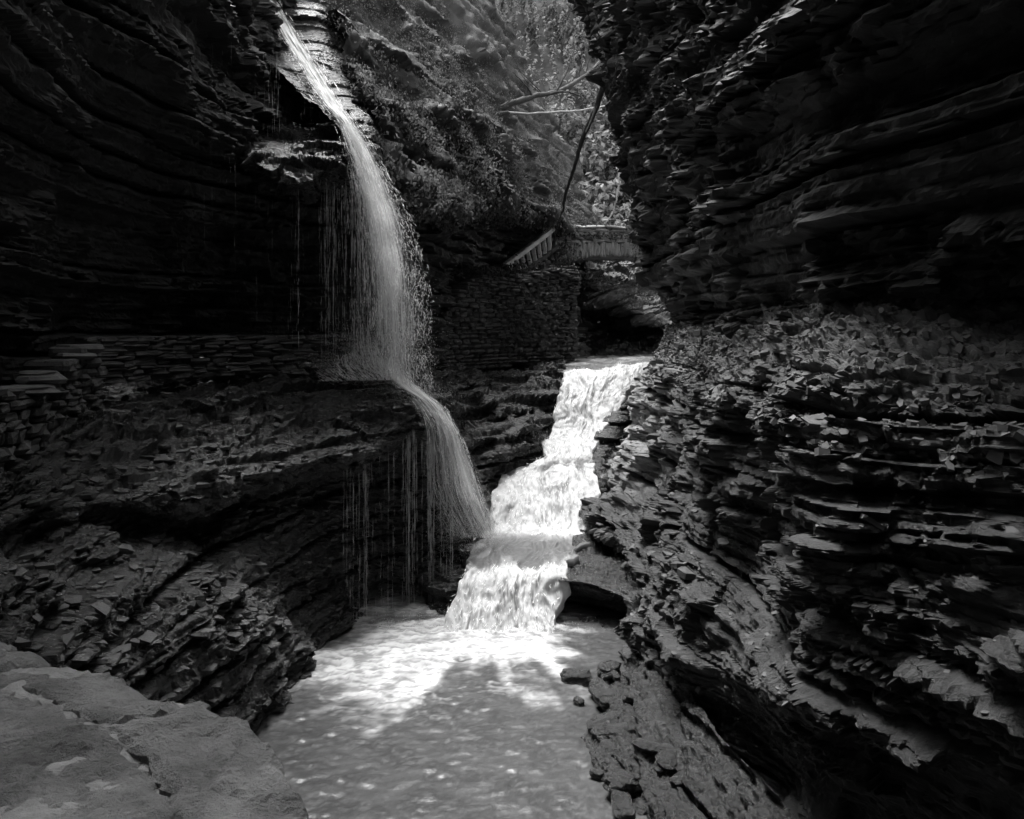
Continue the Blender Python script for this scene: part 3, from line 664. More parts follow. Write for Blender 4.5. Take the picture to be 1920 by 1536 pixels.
# ------------------------------------------------------------------ stones
def rock_mesh(name, dims, seed, material, cuts=2, jit=.12, bevel=.18):
    """a broken block of stone: a chamfered box with pushed corners, about 40 triangles"""
    r = np.random.default_rng(seed); a, b, c = dims; V = []
    for sz in (-1, 1):
        for lev in ((1-bevel, 0), (1, bevel)) if sz < 0 else ((1, bevel), (1-bevel, 0)):
            k, h = lev; z = sz*(1-h*.9)
            for (x, y) in ((-1, -.6), (-.6, -1), (.6, -1), (1, -.6), (1, .6), (.6, 1), (-.6, 1), (-1, .6)):
                V.append((x*k*a/2, y*k*b/2, z*c/2))
    V = np.array(V)
    lump = {}
    for i in range(8):
        e = r.normal(0, jit, 3)*np.array([a, b, c])*.5
        for q in range(4): V[q*8+i] += e*(1 if q in (1, 2) else .8)+r.normal(0, jit*.25, 3)*np.array([a, b, c])*.5
    Fs = [list(range(7, -1, -1)), list(range(24, 32))]
    for q in range(3):
        for i in range(8): Fs.append([q*8+i, q*8+(i+1) % 8, q*8+8+(i+1) % 8, q*8+8+i])
    me = bpy.data.meshes.new(name); me.from_pydata(V.tolist(), [], Fs); me.materials.append(M[material]); return me
def stone_mesh(name, seed, material):
    """a rough squared building stone; every wall shares ten of them"""
    n, m = 12, 7; k = seed*3.7
    th = np.linspace(0, 2*np.pi, n, endpoint=False)[None]+.2; ph = np.linspace(-np.pi/2, np.pi/2, m)[:, None]
    sg = lambda v, e: np.sign(v)*np.abs(v)**e
    V = np.stack([sg(np.cos(ph), .35)*sg(np.cos(th), .45), sg(np.cos(ph), .35)*sg(np.sin(th), .45), sg(np.sin(ph), .45)+0*th], -1)*.52
    d = .35*(vnoise(V[..., 0]*2.2+k, V[..., 1]*2.2, V[..., 2]*2.2, seed)-.5)+.22*(vnoise(V[..., 0]*5+k, V[..., 1]*5, V[..., 2]*5, seed+2)-.5)
    V = V*(1+d[..., None]); V[0] = V[0].mean(0); V[-1] = V[-1].mean(0)
    i = np.arange(n*m).reshape(m, n); j = np.roll(i, -1, 1)
    return mesh_np(name, V.reshape(-1, 3), np.stack([i[:-1], j[:-1], j[1:], i[1:]], -1).reshape(-1, 4), M[material])
STONES = {k: [stone_mesh('stone', 500+i, k) for i in range(10)] for k in ('masonry', 'moss', 'bridge', 'coping')}
def stone(parent, loc, dims, rz, kind, tilt=0, name='stone'):
    o = link(name, random.choice(STONES[kind]), parent)
    o.location = loc; o.scale = dims; o.rotation_euler = (random.gauss(0, .03)+tilt, random.gauss(0, .02), rz+(math.pi if random.random() < .5 else 0))
    return o
def masonry(parent, line, base, course, length, depth, kind, nmax=300, jut=.04):
    """courses of stone along a plan polyline of (x, y, ztop); base = function(s) lowest z"""
    pts = np.array(line, float); seg = np.linalg.norm(np.diff(pts[:, :2], axis=0), axis=1); cs = np.concatenate([[0], np.cumsum(seg)])
    more = []; cnt = 0; zmax = pts[:, 2].max(); z = zmax; ci = 0
    while True:
        h = course*(.75+.5*random.random()); s = -random.random()*length; alive = False
        while s < cs[-1]:
            L = length*(.55+.9*random.random()); m = min(max(s+L/2, 0), cs[-1])
            x, y, zt = (np.interp(m, cs, pts[:, j]) for j in range(3))
            if z > base(m)+.02: alive = True
            if z-h/2 < zt and z-h/2 > base(m) :
                x2, y2 = np.interp(min(m+.05, cs[-1]), cs, pts[:, 0]), np.interp(min(m+.05, cs[-1]), cs, pts[:, 1])
                x1, y1 = np.interp(max(m-.05, 0), cs, pts[:, 0]), np.interp(max(m-.05, 0), cs, pts[:, 1])
                if cnt >= nmax: more.append((x+random.gauss(0, jut*.4), y+random.gauss(0, jut), z-h/2, L*1.02, depth*1.05, h, math.atan2(y2-y1, x2-x1)))
                else: stone(parent, (x+random.gauss(0, jut*.4), y+random.gauss(0, jut), z-h/2), (L*1.02, depth*(.9+.3*random.random()), h*1.0), math.atan2(y2-y1, x2-x1), kind)
                cnt += 1
            s += L*1.0
        z -= h; ci += 1
        if not alive or z < -6: break
    if more:
        me = STONES[kind][0]; nv_ = len(me.vertices); co = np.empty(nv_*3, np.float32); me.vertices.foreach_get('co', co); co = co.reshape(-1, 3)
        fc = np.array([list(p.vertices) for p in me.polygons]); A = np.array(more); r = np.random.default_rng(3)
        q = co[None]*A[:, None, 3:6]*(1+r.normal(0, .06, (len(A), nv_, 1))); c_, s_ = np.cos(A[:, 6])[:, None], np.sin(A[:, 6])[:, None]
        q = np.stack([q[..., 0]*c_-q[..., 1]*s_, q[..., 0]*s_+q[..., 1]*c_, q[..., 2]], -1)+A[:, None, :3]
        tag(link('stones', mesh_np('stones', q, (fc[None]+np.arange(len(A))[:, None, None]*nv_).reshape(-1, 4), M[kind]), parent), kind='stuff')
    return cnt
# low wall along the ledge path, stepping up
wl = empty('stone_wall', P(330, 660, 12.6)); wl_loc = P(330, 660, 12.6)
def rel(line, o): return [(p[0]-o[0], p[1]-o[1], p[2]-o[2]) for p in line]
ledge = [P(128, 655, 10.6), P(160, 636, 11), P(330, 630, 12.5), P(500, 630, 13.7), P(710, 633, 15)]
masonry(wl, rel(ledge, wl_loc), lambda s: -.62-wl_loc[2]-.1, .075, .34, .32, 'masonry', 290)
tag(wl, 'low drystone wall edging the ledge path behind the waterfall', 'stone wall')
wn = empty('stone_wall', P(0, 850, 8.4)); wn_loc = P(0, 850, 8.4)
nearl = [P(-160, 742, 7.0), P(0, 738, 8.2), P(60, 733, 9.0), P(61, 708, 9.05), P(85, 706, 9.4), P(86, 676, 9.45), P(122, 674, 10), P(123, 652, 10.05), P(160, 650, 10.6)]
masonry(wn, rel(nearl, wn_loc), lambda s: -1.75+.25*s-wn_loc[2]*1.0 if s < 3 else -1.1-wn_loc[2], .12, .27, .4, 'masonry', 170, .05)
tag(wn, 'rough stone wall stepping up at the far left edge', 'stone wall')
for (px, py, Yd, a, b, c) in ((30, 730, 8.6, .75, .5, .07), (78, 712, 9.1, .4, .45, .10), (76, 700, 9.15, .36, .45, .06), (102, 682, 9.6, .36, .45, .10), (148, 655, 10.4, .42, .5, .13), (135, 668, 10.1, .4, .5, .08), (-90, 738, 7.5, .8, .5, .08)):
    l = P(px, py, Yd)-wn_loc; o = stone(wn, l, (a, b, c), R(50), 'coping', name='coping_stone')

# abutment under the stair
ab = empty('abutment_wall', P(960, 690, 21.5)); ab_loc = P(960, 690, 21.5)
abl = [P(798, 640, 18.6), P(830, 575, 19.4), P(868, 528, 20.3), P(900, 516, 20.9), P(950, 520, 21.8), P(985, 512, 22.3), P(1040, 505, 23), P(1072, 500, 23.4)]
na = masonry(ab, rel(abl, ab_loc), lambda s: -.02+.02*s, .11, .30, .4, 'moss', 300, .035)
core = [P(800, 645, 19.1), P(835, 585, 19.9), P(872, 540, 20.8), P(905, 530, 21.3), P(950, 532, 22.2), P(985, 526, 22.7), P(1040, 518, 23.4), P(1068, 515, 23.7), W(2.2, 27, 1.9)]
V = [tuple(p-ab_loc) for p in core]+[(p[0]-ab_loc[0], p[1]-ab_loc[1], -.6) for p in core]+[(p[0]-ab_loc[0]-2.5, p[1]-ab_loc[1]+3, p[2]-ab_loc[2]) for p in core]
n = len(core); Fs = [(i, i+1, n+i+1, n+i) for i in range(n-1)]+[(i, i+1, 2*n+i+1, 2*n+i) for i in range(n-1)]
me = bpy.data.meshes.new('wall_core'); me.from_pydata(V, [], Fs); me.materials.append(M['moss']); link('wall_core', me, ab)
tag(ab, 'mossy stone abutment wall below the stair railing', 'stone wall')

# bridge
BY = 26.6
bx0, bx1 = P(1040, 0, BY)[0], 5.4
br = empty('stone_bridge', (0, 0, 0)); br.location = (0, 0, 0)
def px2z(py, Y): return (HY-py)/F*Y
zb = px2z(490, BY); zr = px2z(456, BY); zt = px2z(430, BY)
def soff(x):            # underside, slightly arched
    t = (x-bx0)/(bx1-bx0); return zb-.04+.22*(1-(2*t-1)**2)
n = 40
for i in range(n):
    xa, xb = bx0+(bx1-bx0)*i/n, bx0+(bx1-bx0)*(i+1)/n; xm = (xa+xb)/2
    z0, z1 = soff(xm), zr+.03*math.sin(i*1.7)
    for yy in (BY, BY+1.6):
        o = stone(br, (xm, yy, (z0+z1)/2), ((xb-xa)*1.12, .35, (z1-z0)*1.05), 0, 'bridge', name='voussoir')
for k in range(4):
    h = (zt-zr)/4; x = bx0-random.random()*.3
    while x < bx1:
        L = .3+.35*random.random()
        for yy in (BY, BY+1.6): stone(br, (x+L/2, yy+random.gauss(0, .02), zr+h*(k+.5)), (L*.99, .33, h*1.02), 0, 'bridge')
        x += L
x = bx0-.1
while x < bx1:
    L = .5+.3*random.random()
    for yy in (BY, BY+1.6): stone(br, (x+L/2, yy, zt+.045+random.gauss(0, .01)), (L*1.0, .45, .12), 0, 'bridge', name='coping_stone')
    x += L
xs = np.linspace(bx0-.2, bx1, 24); V = []; Fs = []
for i, x in enumerate(xs):
    V += [(x, BY+.05, soff(x)+.02), (x, BY+1.55, soff(x)+.02), (x, BY+1.55, zr), (x, BY+.05, zr)]
for i in range(len(xs)-1):
    for j in range(4): Fs.append((i*4+j, i*4+(j+1) % 4, i*4+4+(j+1) % 4, i*4+4+j))
Fs += [(0, 1, 2, 3)]
me = bpy.data.meshes.new('deck'); me.from_pydata(V, [], Fs); me.materials.append(M['bridge']); link('deck', me, br)
tag(br, 'small arched stone footbridge crossing the gorge', 'bridge')

# stair railing
def beam(name, a, b, wd, ht, material, parent=None, up=(0, 0, 1), seed=0):
    a, b = np.array(a, float), np.array(b, float); d = (b-a); L = np.linalg.norm(d); d /= L
    s = np.cross(d, up); s /= np.linalg.norm(s); t = np.cross(s, d); r = np.random.default_rng(seed+int(L*1000))
    V = []; n = 6; ch = .3
    for i in range(n+1):
        c = a+d*L*i/n+r.normal(0, .004, 3)
        for (x, y) in ((-1, -1+ch), (-1+ch, -1), (1-ch, -1), (1, -1+ch), (1, 1-ch), (1-ch, 1), (-1+ch, 1), (-1, 1-ch)):
            V.append(c+s*x*wd/2+t*y*ht/2)
    Fs = [tuple(range(8)), tuple(range(n*8+7, n*8-1, -1))]
    for i in range(n):
        for j in range(8): Fs.append((i*8+j, i*8+8+j, i*8+8+(j+1) % 8, i*8+(j+1) % 8))
    me = bpy.data.meshes.new(name); me.from_pydata([tuple(v) for v in V], [], Fs); me.materials.append(M[material])
    return link(name, me, parent)
rl = empty('stair_railing', (0, 0, 0))
ta, tb = P(1036, 430, 26.0), P(946, 499, 24.3); ba, bb = P(1042, 464, 26.0), P(966, 522, 24.3)
beam('top_rail', ta, tb, .22, .16, 'rail', rl); beam('bottom_rail', ba, bb, .2, .13, 'bark', rl)
for i in range(8):
    f = (i+.5)/8
    beam('baluster', ta+(tb-ta)*(f*.94+.02)-np.array([0, 0, .05]), ba+(bb-ba)*(f*.94+.10 if f < .9 else .97), .13, .13, 'rail', rl, (0, 1, 0), i)
beam('end_post', tb, bb, .16, .2, 'bark', rl, (0, 1, 0))
tag(rl, 'sloping stair railing with chunky slanted balusters', 'railing')
# stone stair behind the railing
stp = empty('stone_stair', (0, 0, 0))
for i in range(9):
    f = i/8; c = P(1046-80*f, 470+52*f, 26.7-1.6*f)
    stone(stp, (c[0], c[1]+.3, c[2]-.06), (.5, 1.3, .22), 0, 'moss', name='step')
tag(stp, 'mossy stone stair climbing to the bridge', 'stair')

# ------------------------------------------------------------------ near parapet, lower left corner
par = empty('parapet', (0, 0, 0))
def slab(pts, ztop, thick, seed, parent, name='capstone', material='slab'):
    """a flat capping stone with a rough top, cut from a plan outline"""
    from mathutils.geometry import delaunay_2d_cdt
    r = np.random.default_rng(seed); out = []
    for i in range(len(pts)):
        a, b = np.array(pts[i]), np.array(pts[(i+1) % len(pts)]); n = max(1, int(np.linalg.norm(b-a)/.03))
        for k in range(n): out.append(a+(b-a)*k/n+r.normal(0, .009, 2))
    out = np.array(out); m = len(out); lo, hi = out.min(0), out.max(0)
    gx, gy = np.meshgrid(np.arange(lo[0], hi[0], .018), np.arange(lo[1], hi[1], .018))
    gp = np.stack([gx.ravel(), gy.ravel()], -1)+r.uniform(-.008, .008, (gx.size, 2))
    ins = np.zeros(len(gp), bool)
    for i in range(m):
        (x1, y1), (x2, y2) = out[i], out[(i+1) % m]
        ins ^= ((y1 > gp[:, 1]) != (y2 > gp[:, 1])) & (gp[:, 0] < (x2-x1)*(gp[:, 1]-y1)/(y2-y1+1e-12)+x1)
    gp = gp[ins]
    dm = np.min(np.hypot(gp[:, None, 0]-out[None, :, 0], gp[:, None, 1]-out[None, :, 1]), 1); gp = gp[dm > .015]; dm = dm[dm > .015]
    vv, _, ff, *_ = delaunay_2d_cdt([Vector(p) for p in np.concatenate([out, gp])], [], [list(range(m))], 1, 1e-5)
    A = np.array([tuple(v) for v in vv]); dm = np.min(np.hypot(A[:, None, 0]-out[None, :, 0], A[:, None, 1]-out[None, :, 1]), 1)
    z = ztop-.016*np.exp(-dm/.012)+.022*(fbm(A[:, 0]*3, A[:, 1]*3, seed*1., 3, seed)-.5)+.012*(fbm(A[:, 0]*14, A[:, 1]*14, 0, 2, seed+1)-.5)
    lam = sstep(.47, .5, fbm(A[:, 0]*2.2, A[:, 1]*2.2, seed*2., 3, seed+8)); z = z-.012*lam-.010*sstep(.52, .535, fbm(A[:, 0]*3.7, A[:, 1]*3.7, seed*3., 4, seed+9))+.010*(vnoise(A[:, 0]*45, A[:, 1]*45, 0, seed+4)-.5)
    V = [(p[0], p[1], q) for p, q in zip(A, z)]; Fs = [tuple(f) for f in ff]
    ctr = out.mean(0); cur = list(range(m))
    for (g, dz) in ((.006, -.035), (.008, -.07), (-.004, -thick)):
        st = len(V)
        for p in out:
            d = (p-ctr)/(np.linalg.norm(p-ctr)+1e-6); V.append((p[0]+d[0]*g+r.normal(0, .003), p[1]+d[1]*g+r.normal(0, .003), ztop+dz))
        for i in range(m): Fs.append((cur[i], st+i, st+(i+1) % m, cur[(i+1) % m]))
        cur = list(range(st, st+m))
    me = bpy.data.meshes.new(name); me.from_pydata(V, [], Fs); me.materials.append(M[material]); me.update()
    return link(name, me, parent)
def plan(pl, z): return [(P(x, y, -z*F/(y-HY))[0], -z*F/(y-HY)) for (x, y) in pl]
Zp = -1.0
slab(plan([(-160,1165),(0,1188),(32,1212),(76,1214),(104,1242),(60,1246),(-160,1240)], Zp-.03), Zp-.03, .14, 1, par)
slab(plan([(-160,1252),(60,1250),(205,1252),(292,1300),(338,1312),(262,1330),(182,1343),(112,1308),(40,1282),(-160,1250)][:-1]+[(-160,1262)], Zp), Zp, .16, 2, par)
slab(plan([(-160,1272),(36,1290),(104,1318),(176,1352),(290,1420),(352,1600),(-160,1600)], Zp-.006), Zp-.006, .16, 3, par)
slab(plan([(342,1314),(382,1308),(425,1328),(470,1350),(500,1382),(522,1412),(560,1480),(600,1600),(362,1600),(300,1418),(190,1352),(266,1334)], Zp+.004), Zp+.004, .16, 4, par)
slab(plan([(-160,1245),(110,1246),(205,1256),(290,1304),(380,1312),(466,1354),(515,1412),(552,1480),(590,1600),(-160,1600)], Zp-.022), Zp-.022, .12, 5, par, 'mortar_bed', 'mortar')
pw = plan([(-160,1215),(90,1250),(205,1262),(290,1312),(380,1325),(455,1360),(500,1412),(535,1480),(570,1600),(-160,1600)], Zp)
V = [(p[0], p[1], Zp-.13) for p in pw]+[(p[0], p[1]-.05, -4.5) for p in pw]; n = len(pw)
me = bpy.data.meshes.new('wall_body'); me.from_pydata(V, [], [(i, (i+1) % n, n+(i+1) % n, n+i) for i in range(n)]); me.materials.append(M['masonry']); link('wall_body', me, par)
tag(par, 'pale flat capstones of a stone parapet in the bottom left corner', 'parapet')
V = np.array([[-5.8, -6, -1.75], [1.2, -6, -1.75], [.9, 1.5, -1.75], [-5.8, 1.6, -1.75]], float)
tag(link('path', mesh_np('path', V, np.array([[0, 1, 2, 3]]), M['slab'])), 'stone path behind the parapet', 'path', kind='structure')

# ------------------------------------------------------------------ loose slabs and chips of shale on the ledges
def tops(Q, nzmin, rng):
    c = (Q[:-1, :-1]+Q[1:, 1:]+Q[:-1, 1:]+Q[1:, :-1])/4
    n = np.cross(Q[:-1, 1:]-Q[:-1, :-1], Q[1:, :-1]-Q[:-1, :-1]); ar = np.linalg.norm(n, axis=2)+1e-12; n = n/ar[..., None]
    flip = (n*c).sum(2) > 0; n[flip] *= -1
    px = 960+F*c[..., 0]/c[..., 1]; py = HY-F*c[..., 2]/c[..., 1]
    ok = (n[..., 2] > nzmin) & (px > -60) & (px < 1980) & (py > 60) & (py < 1590) & (c[..., 1] > 2)
    return c[ok], n[ok], ar[ok]
def chips(name, Q, count, size, seed, nzmin=.5, material='chip', keep=None, thick=(.10, .16), tilt=.28):
    r = np.random.default_rng(seed); c, n, ar = tops(Q, nzmin, r)
    if keep is not None:
        k = keep(c); c, n, ar = c[k], n[k], ar[k]
    i = r.choice(len(c), count, p=ar/ar.sum()); c, n = c[i], n[i]
    s = size[0]*(size[1]/size[0])**(r.random(count)**1.6)
    n = n*.6+np.array([0, 0, .5])+r.normal(0, tilt, (count, 3)); n[:, 2] += (.28-tilt)*4; n /= np.linalg.norm(n, axis=1, keepdims=True)
    t = np.cross(n, r.normal(0, 1, (count, 3))); t /= np.linalg.norm(t, axis=1, keepdims=True); b = np.cross(n, t)
    K = 5; a = np.linspace(0, 6.2832, K, endpoint=False)[None]+r.normal(0, .25, (count, K)); rd = .55+.5*r.random((count, K))
    asp = .45+.5*r.random(count)
    ring = c[:, None]+(t[:, None]*np.cos(a)[..., None]+b[:, None]*(np.sin(a)*asp[:, None])[..., None])*(rd*s[:, None])[..., None]
    th = (thick[0]+thick[1]*r.random(count))*s
    lo = ring-n[:, None]*(th*.8)[:, None, None]; hi = ring+n[:, None]*(th*.9)[:, None, None]
    V = np.concatenate([lo, hi], 1).reshape(-1, 3); base = np.arange(count)[:, None]*(2*K)
    me = bpy.data.meshes.new(name)
    tri = np.concatenate([base+np.array([K, K+j, K+j+1]) for j in range(1, K-1)]+[base+np.array([j, (j+1) % K, K+(j+1) % K]) for j in range(K)]+[base+np.array([j, K+(j+1) % K, K+j]) for j in range(K)])
    return mesh_np(name, V, tri, M[material])
Qr, oR = CLIFFS['cliff_right_lower']
tag(link('shale_chips', chips('shale_chips', Qr, 7500, (.012, .06), 3)), 'small broken shale chips scattered over the right ledges', 'rubble', kind='stuff')
tag(link('rubble', chips('rubble', Qr, 6500, (.022, .08), 13, .3, keep=lambda c: c[:, 2] > -.95, thick=(.2, .35))), 'loose rubble heaped on the slope under the overhang', 'rubble', kind='stuff')
Ql, oL = CLIFFS['cliff_left_ledge']
tag(link('shale_chips', chips('shale_chips_wet', Ql, 6500, (.02, .15), 4, .35, 'plate', None, (.06, .12), .07)), 'small wet shale chips on the left ledge', 'rubble', kind='stuff')
Qu, oU = CLIFFS['cliff_right_upper']
SLABS = [rock_mesh('rock_slab', (1, 1, 1), 900+i, 'chip', jit=.25, bevel=.12) for i in range(12)]
SLABS2 = [rock_mesh('rock_slab_wet', (1, 1, 1), 940+i, 'wet', jit=.25, bevel=.12) for i in range(8)]
def loose(Q, parent, count, size, seed, lib, flat=(.12, .3), nz=.55):
    r = np.random.default_rng(seed); c, n, ar = tops(Q, nz, r); i = r.choice(len(c), count, p=ar/ar.sum())
    for k in i:
        s = size[0]*(size[1]/size[0])**(r.random()**1.5)*min(1.6, max(.7, c[k][1]/8))
        o = link('rock_slab', lib[int(r.integers(len(lib)))], parent)
        h = s*(flat[0]+(flat[1]-flat[0])*r.random())
        o.location = tuple(c[k]+n[k]*h*.25); o.scale = (s, s*(.5+.4*r.random()), h)
        o.rotation_euler = (r.normal(0, .2), r.normal(0, .2), r.random()*6.28)
loose(Qr, oR, 220, (.07, .26), 8, SLABS)
loose(Ql, oL, 45, (.08, .26), 9, SLABS2, (.08, .18))
# foot of the right wall: fallen blocks in the bottom of the picture
foot = [(1040,1400,8.75,.5),(1085,1372,9.1,.35),(1120,1405,8.7,.55),(1165,1350,9.3,.5),(1195,1410,8.6,.7),(1230,1370,9.0,.6),(1150,1300,9.9,.35),(1180,1275,10.3,.4),(1260,1440,8.1,.8),(1110,1460,8.0,.7),(1180,1490,7.8,.8),(1060,1470,8.0,.5),(1000,1500,7.7,.6),(1290,1500,7.6,.9),(1215,1320,9.6,.6),(1140,1440,8.3,.5),(1100,1520,7.5,.7),(1230,1530,7.4,.8)]
def boulder(name, seed, material):
    """a weathered block with bedding grooves, about 400 triangles"""
    n, m = 20, 13; r = np.random.default_rng(seed)
    th = np.linspace(0, 2*np.pi, n, endpoint=False)[None]; ph = np.linspace(-np.pi/2, np.pi/2, m)[:, None]
    sg = lambda v, e: np.sign(v)*np.abs(v)**e
    V = np.stack([sg(np.cos(ph), .4)*sg(np.cos(th), .6), sg(np.cos(ph), .4)*sg(np.sin(th), .6), sg(np.sin(ph), .5)+0*th], -1)*.5
    k = seed*3.7
    d = .5*(fbm(V[..., 0]*2+k, V[..., 1]*2, V[..., 2]*2, 2, seed)-.5)+.22*(vnoise(0*V[..., 0]+k, V[..., 1]*.6, np.floor(V[..., 2]*7)*3.1, seed+1)-.5)+.12*(vnoise(V[..., 0]*7+k, V[..., 1]*7, V[..., 2]*7, seed+2)-.5)
    V = V*(1+d[..., None]); V[0] = V[0].mean(0); V[-1] = V[-1].mean(0)
    i = np.arange(n*m).reshape(m, n); j = np.roll(i, -1, 1)
    return mesh_np(name, V.reshape(-1, 3), np.stack([i[:-1], j[:-1], j[1:], i[1:]], -1).reshape(-1, 4), M[material])
BOULD = [boulder('rock', 300+i, 'wet') for i in range(6)]
foot = []
rf = np.random.default_rng(12)
for k in range(22):
    yy = 7.2+3.2*rf.random(); xx = 1.55-.8*rf.random()**1.3-.15*(yy < 9)+.28*(8.7-yy)*(yy < 8.7)
    foot.append((960+F*xx/yy, HY+F*(4.47-.28*max(0, xx-.9))/yy, yy, .10+.24*rf.random()**2))
for j, (px, py, Yd, s) in enumerate(foot):
    o = link('rock', BOULD[j % 6], oR); c = P(px, py, Yd)
    o.location = (c[0], c[1], c[2]+.02); o.scale = (s*1.4, s*.9, s*.6); o.rotation_euler = (random.gauss(0, .15), random.gauss(0, .15), random.random()*6.28)

# ------------------------------------------------------------------ foliage
def leaves(name, c, n, size, seed, material, hang=.4, lift=.12):
    r = np.random.default_rng(seed); m = len(c)
    s = size[0]*(size[1]/size[0])**r.random(m)
    nn = n*.7+r.normal(0, .5, (m, 3)); nn[:, 2] += .35; nn /= np.linalg.norm(nn, axis=1, keepdims=True)
    t = np.cross(nn, r.normal(0, 1, (m, 3))); t[:, 2] -= hang; t /= np.linalg.norm(t, axis=1, keepdims=True)
    b = np.cross(nn, t); b /= np.linalg.norm(b, axis=1, keepdims=True)
    c = c+n*(r.random(m)*lift)[:, None]
    V = np.stack([c-t*s[:, None]*.5, c+b*s[:, None]*.28+nn*s[:, None]*.08, c+t*s[:, None]*.5-nn*s[:, None]*.1, c-b*s[:, None]*.28+nn*s[:, None]*.08], 1).reshape(-1, 3)
    i = np.arange(m)[:, None]*4
    return mesh_np(name, V, np.concatenate([i+np.array([0, 1, 2]), i+np.array([0, 2, 3])]), M[material])
def scatter(Q, count, seed, mask=None):
    r = np.random.default_rng(seed)
    c = (Q[:-1, :-1]+Q[1:, 1:]+Q[:-1, 1:]+Q[1:, :-1])/4
    n = np.cross(Q[:-1, 1:]-Q[:-1, :-1], Q[1:, :-1]-Q[:-1, :-1]); ar = np.linalg.norm(n, axis=2); n = n/(ar[..., None]+1e-12)
    n[(n*c).sum(2) > 0] *= -1
    wgt = ar/np.maximum(c[..., 1], 1)**1.2
    px = 960+F*c[..., 0]/np.maximum(c[..., 1], .1); py = HY-F*c[..., 2]/np.maximum(c[..., 1], .1)
    wgt = wgt*((px > -100) & (px < 2020) & (py > -150) & (py < 1650))
    if mask is not None: wgt = wgt*mask(c, px, py)
    f = wgt.ravel()/wgt.sum(); i = r.choice(f.size, count, p=f)
    c = c.reshape(-1, 3)[i]; n = n.reshape(-1, 3)[i]
    return c+r.normal(0, .05, c.shape), n
Qb, oB = CLIFFS['hill_bank']
cl = lambda c, px, py: sstep(.36, .6, fbm(c[..., 0]*1.3, c[..., 1]*1.3, c[..., 2]*2.2, 3, 55))+.03
c, n = scatter(Qb, 52000, 1, cl)
tag(link('ferns', leaves('ferns', c, n, (.03, .13), 1, 'leaf', .9, .2)), 'ferns and small leaves hanging over the steep bank', 'ferns', kind='stuff')
Qf, oF = CLIFFS['hill_far']
c, n = scatter(Qf, 60000, 2, lambda c, px, py: (sstep(.35, .6, fbm(c[..., 0]*.4, c[..., 1]*.4, c[..., 2]*.5, 3, 56))+.1)*(px > 860)*(px < 1270)*(py < 480))
c = c+n*(np.random.default_rng(5).random(len(c))**2*1.6)[:, None]
tag(link('undergrowth', leaves('undergrowth', c, n, (.12, .5), 2, 'leaf_far', .2, .5)), 'bright undergrowth covering the far hillside', 'undergrowth', kind='stuff')
# moss and small plants on the abutment, stair and bridge
def cloud(boxes, seed):
    r = np.random.default_rng(seed); cs = []
    for (px, py, Y, sx, sy, sY, m) in boxes:
        cs.append(np.array([P(px+r.normal(0, sx), py+r.normal(0, sy), Y+r.normal(0, sY)) for _ in range(m)]))
    c = np.concatenate(cs); return c, np.tile(np.array([0, -.8, .6]), (len(c), 1))
c, n = cloud([(1000,512,23.6,40,10,.5,900),(1062,475,26.0,12,12,.3,160),(1120,443,26.35,50,3,.1,220),(1130,426,26.7,55,3,.2,350),(900,512,21.2,25,6,.3,500),(1205,440,26.2,14,25,.2,500),(950,600,21.5,70,45,.1,900),(1210,560,29.5,22,38,.6,1500),(1120,540,27.8,40,14,.3,700)], 9)
tag(link('ivy', leaves('ivy', c, n, (.06, .16), 3, 'leaf_dark', .6, .05)), 'dark ivy and moss on the bridge and its abutment', 'ivy', kind='stuff')
# small plants on the upper right wall edge
c, n = scatter(Qu, 2600, 8, lambda c, px, py: sstep(.5, .7, fbm(c[..., 0]*1.2, c[..., 1]*1.2, c[..., 2]*1.5, 3, 77))*sstep(1560, 1150, px)*sstep(560, 300, py))
tag(link('leaves', leaves('leaves', c, n, (.05, .15), 4, 'leaf_dark', .5, .1)), 'small leaves clinging to the dark overhanging cliff', 'leaves', kind='stuff')

# ------------------------------------------------------------------ wood: trunks, logs and hanging branches
def tube(name, pts, r0, r1, material, parent=None, seed=0, jit=.0, k=7, sub=6):
    pts = np.array(pts, float); n = len(pts); B = _basis(n, np.linspace(0, n-1, (n-1)*sub+1)); c = B@pts
    r = np.random.default_rng(seed); c = c+r.normal(0, jit, c.shape); m = len(c)
    d = np.gradient(c, axis=0); d /= np.linalg.norm(d, axis=1, keepdims=True)
    ref = np.array([.3, 1, .2]); s = np.cross(d, ref); s /= np.linalg.norm(s, axis=1, keepdims=True)+1e-9; t = np.cross(d, s)
    a = np.linspace(0, 6.2832, k, endpoint=False); rad = np.linspace(r0, r1, m)*(1+r.normal(0, .06, m))
    V = c[:, None]+rad[:, None, None]*(s[:, None]*np.cos(a)[None, :, None]+t[:, None]*np.sin(a)[None, :, None])
    i = np.arange(m*k).reshape(m, k); j = np.roll(i, -1, 1)
    return link(name, mesh_np(name, V.reshape(-1, 3), np.stack([i[:-1], j[:-1], j[1:], i[1:]], -1).reshape(-1, 4), M[material], True), parent)
hb = empty('hanging_branch')
tube('stem', [P(1134,110,20),P(1130,165,20),P(1112,215,20.5),P(1092,260,21),P(1078,310,21.5),P(1066,345,22),P(1058,375,22.5),P(1056,396,23)], .085, .03, 'bark', hb, 1, .008)
tube('pale_strip', [P(1117,200,19.9),P(1110,222,20.3),P(1098,248,20.8)], .03, .012, 'dead', hb, 2)
tube('twig', [P(1057,392,23),P(1062,410,23.4),P(1072,425,24),P(1083,441,24.5)], .03, .012, 'dead', hb, 3, .006)
tube('twig', [P(1057,392,23),P(1048,412,23.2),P(1038,450,23.6),P(1030,490,23.8),P(1015,520,24)], .026, .008, 'bark', hb, 4, .01)
tube('twig', [P(1066,345,22),P(1060,352,22.2),P(1052,402,22.4)], .015, .006, 'bark', hb, 5, .01)
tag(hb, 'long dark branch hanging down in front of the bridge', 'branch')
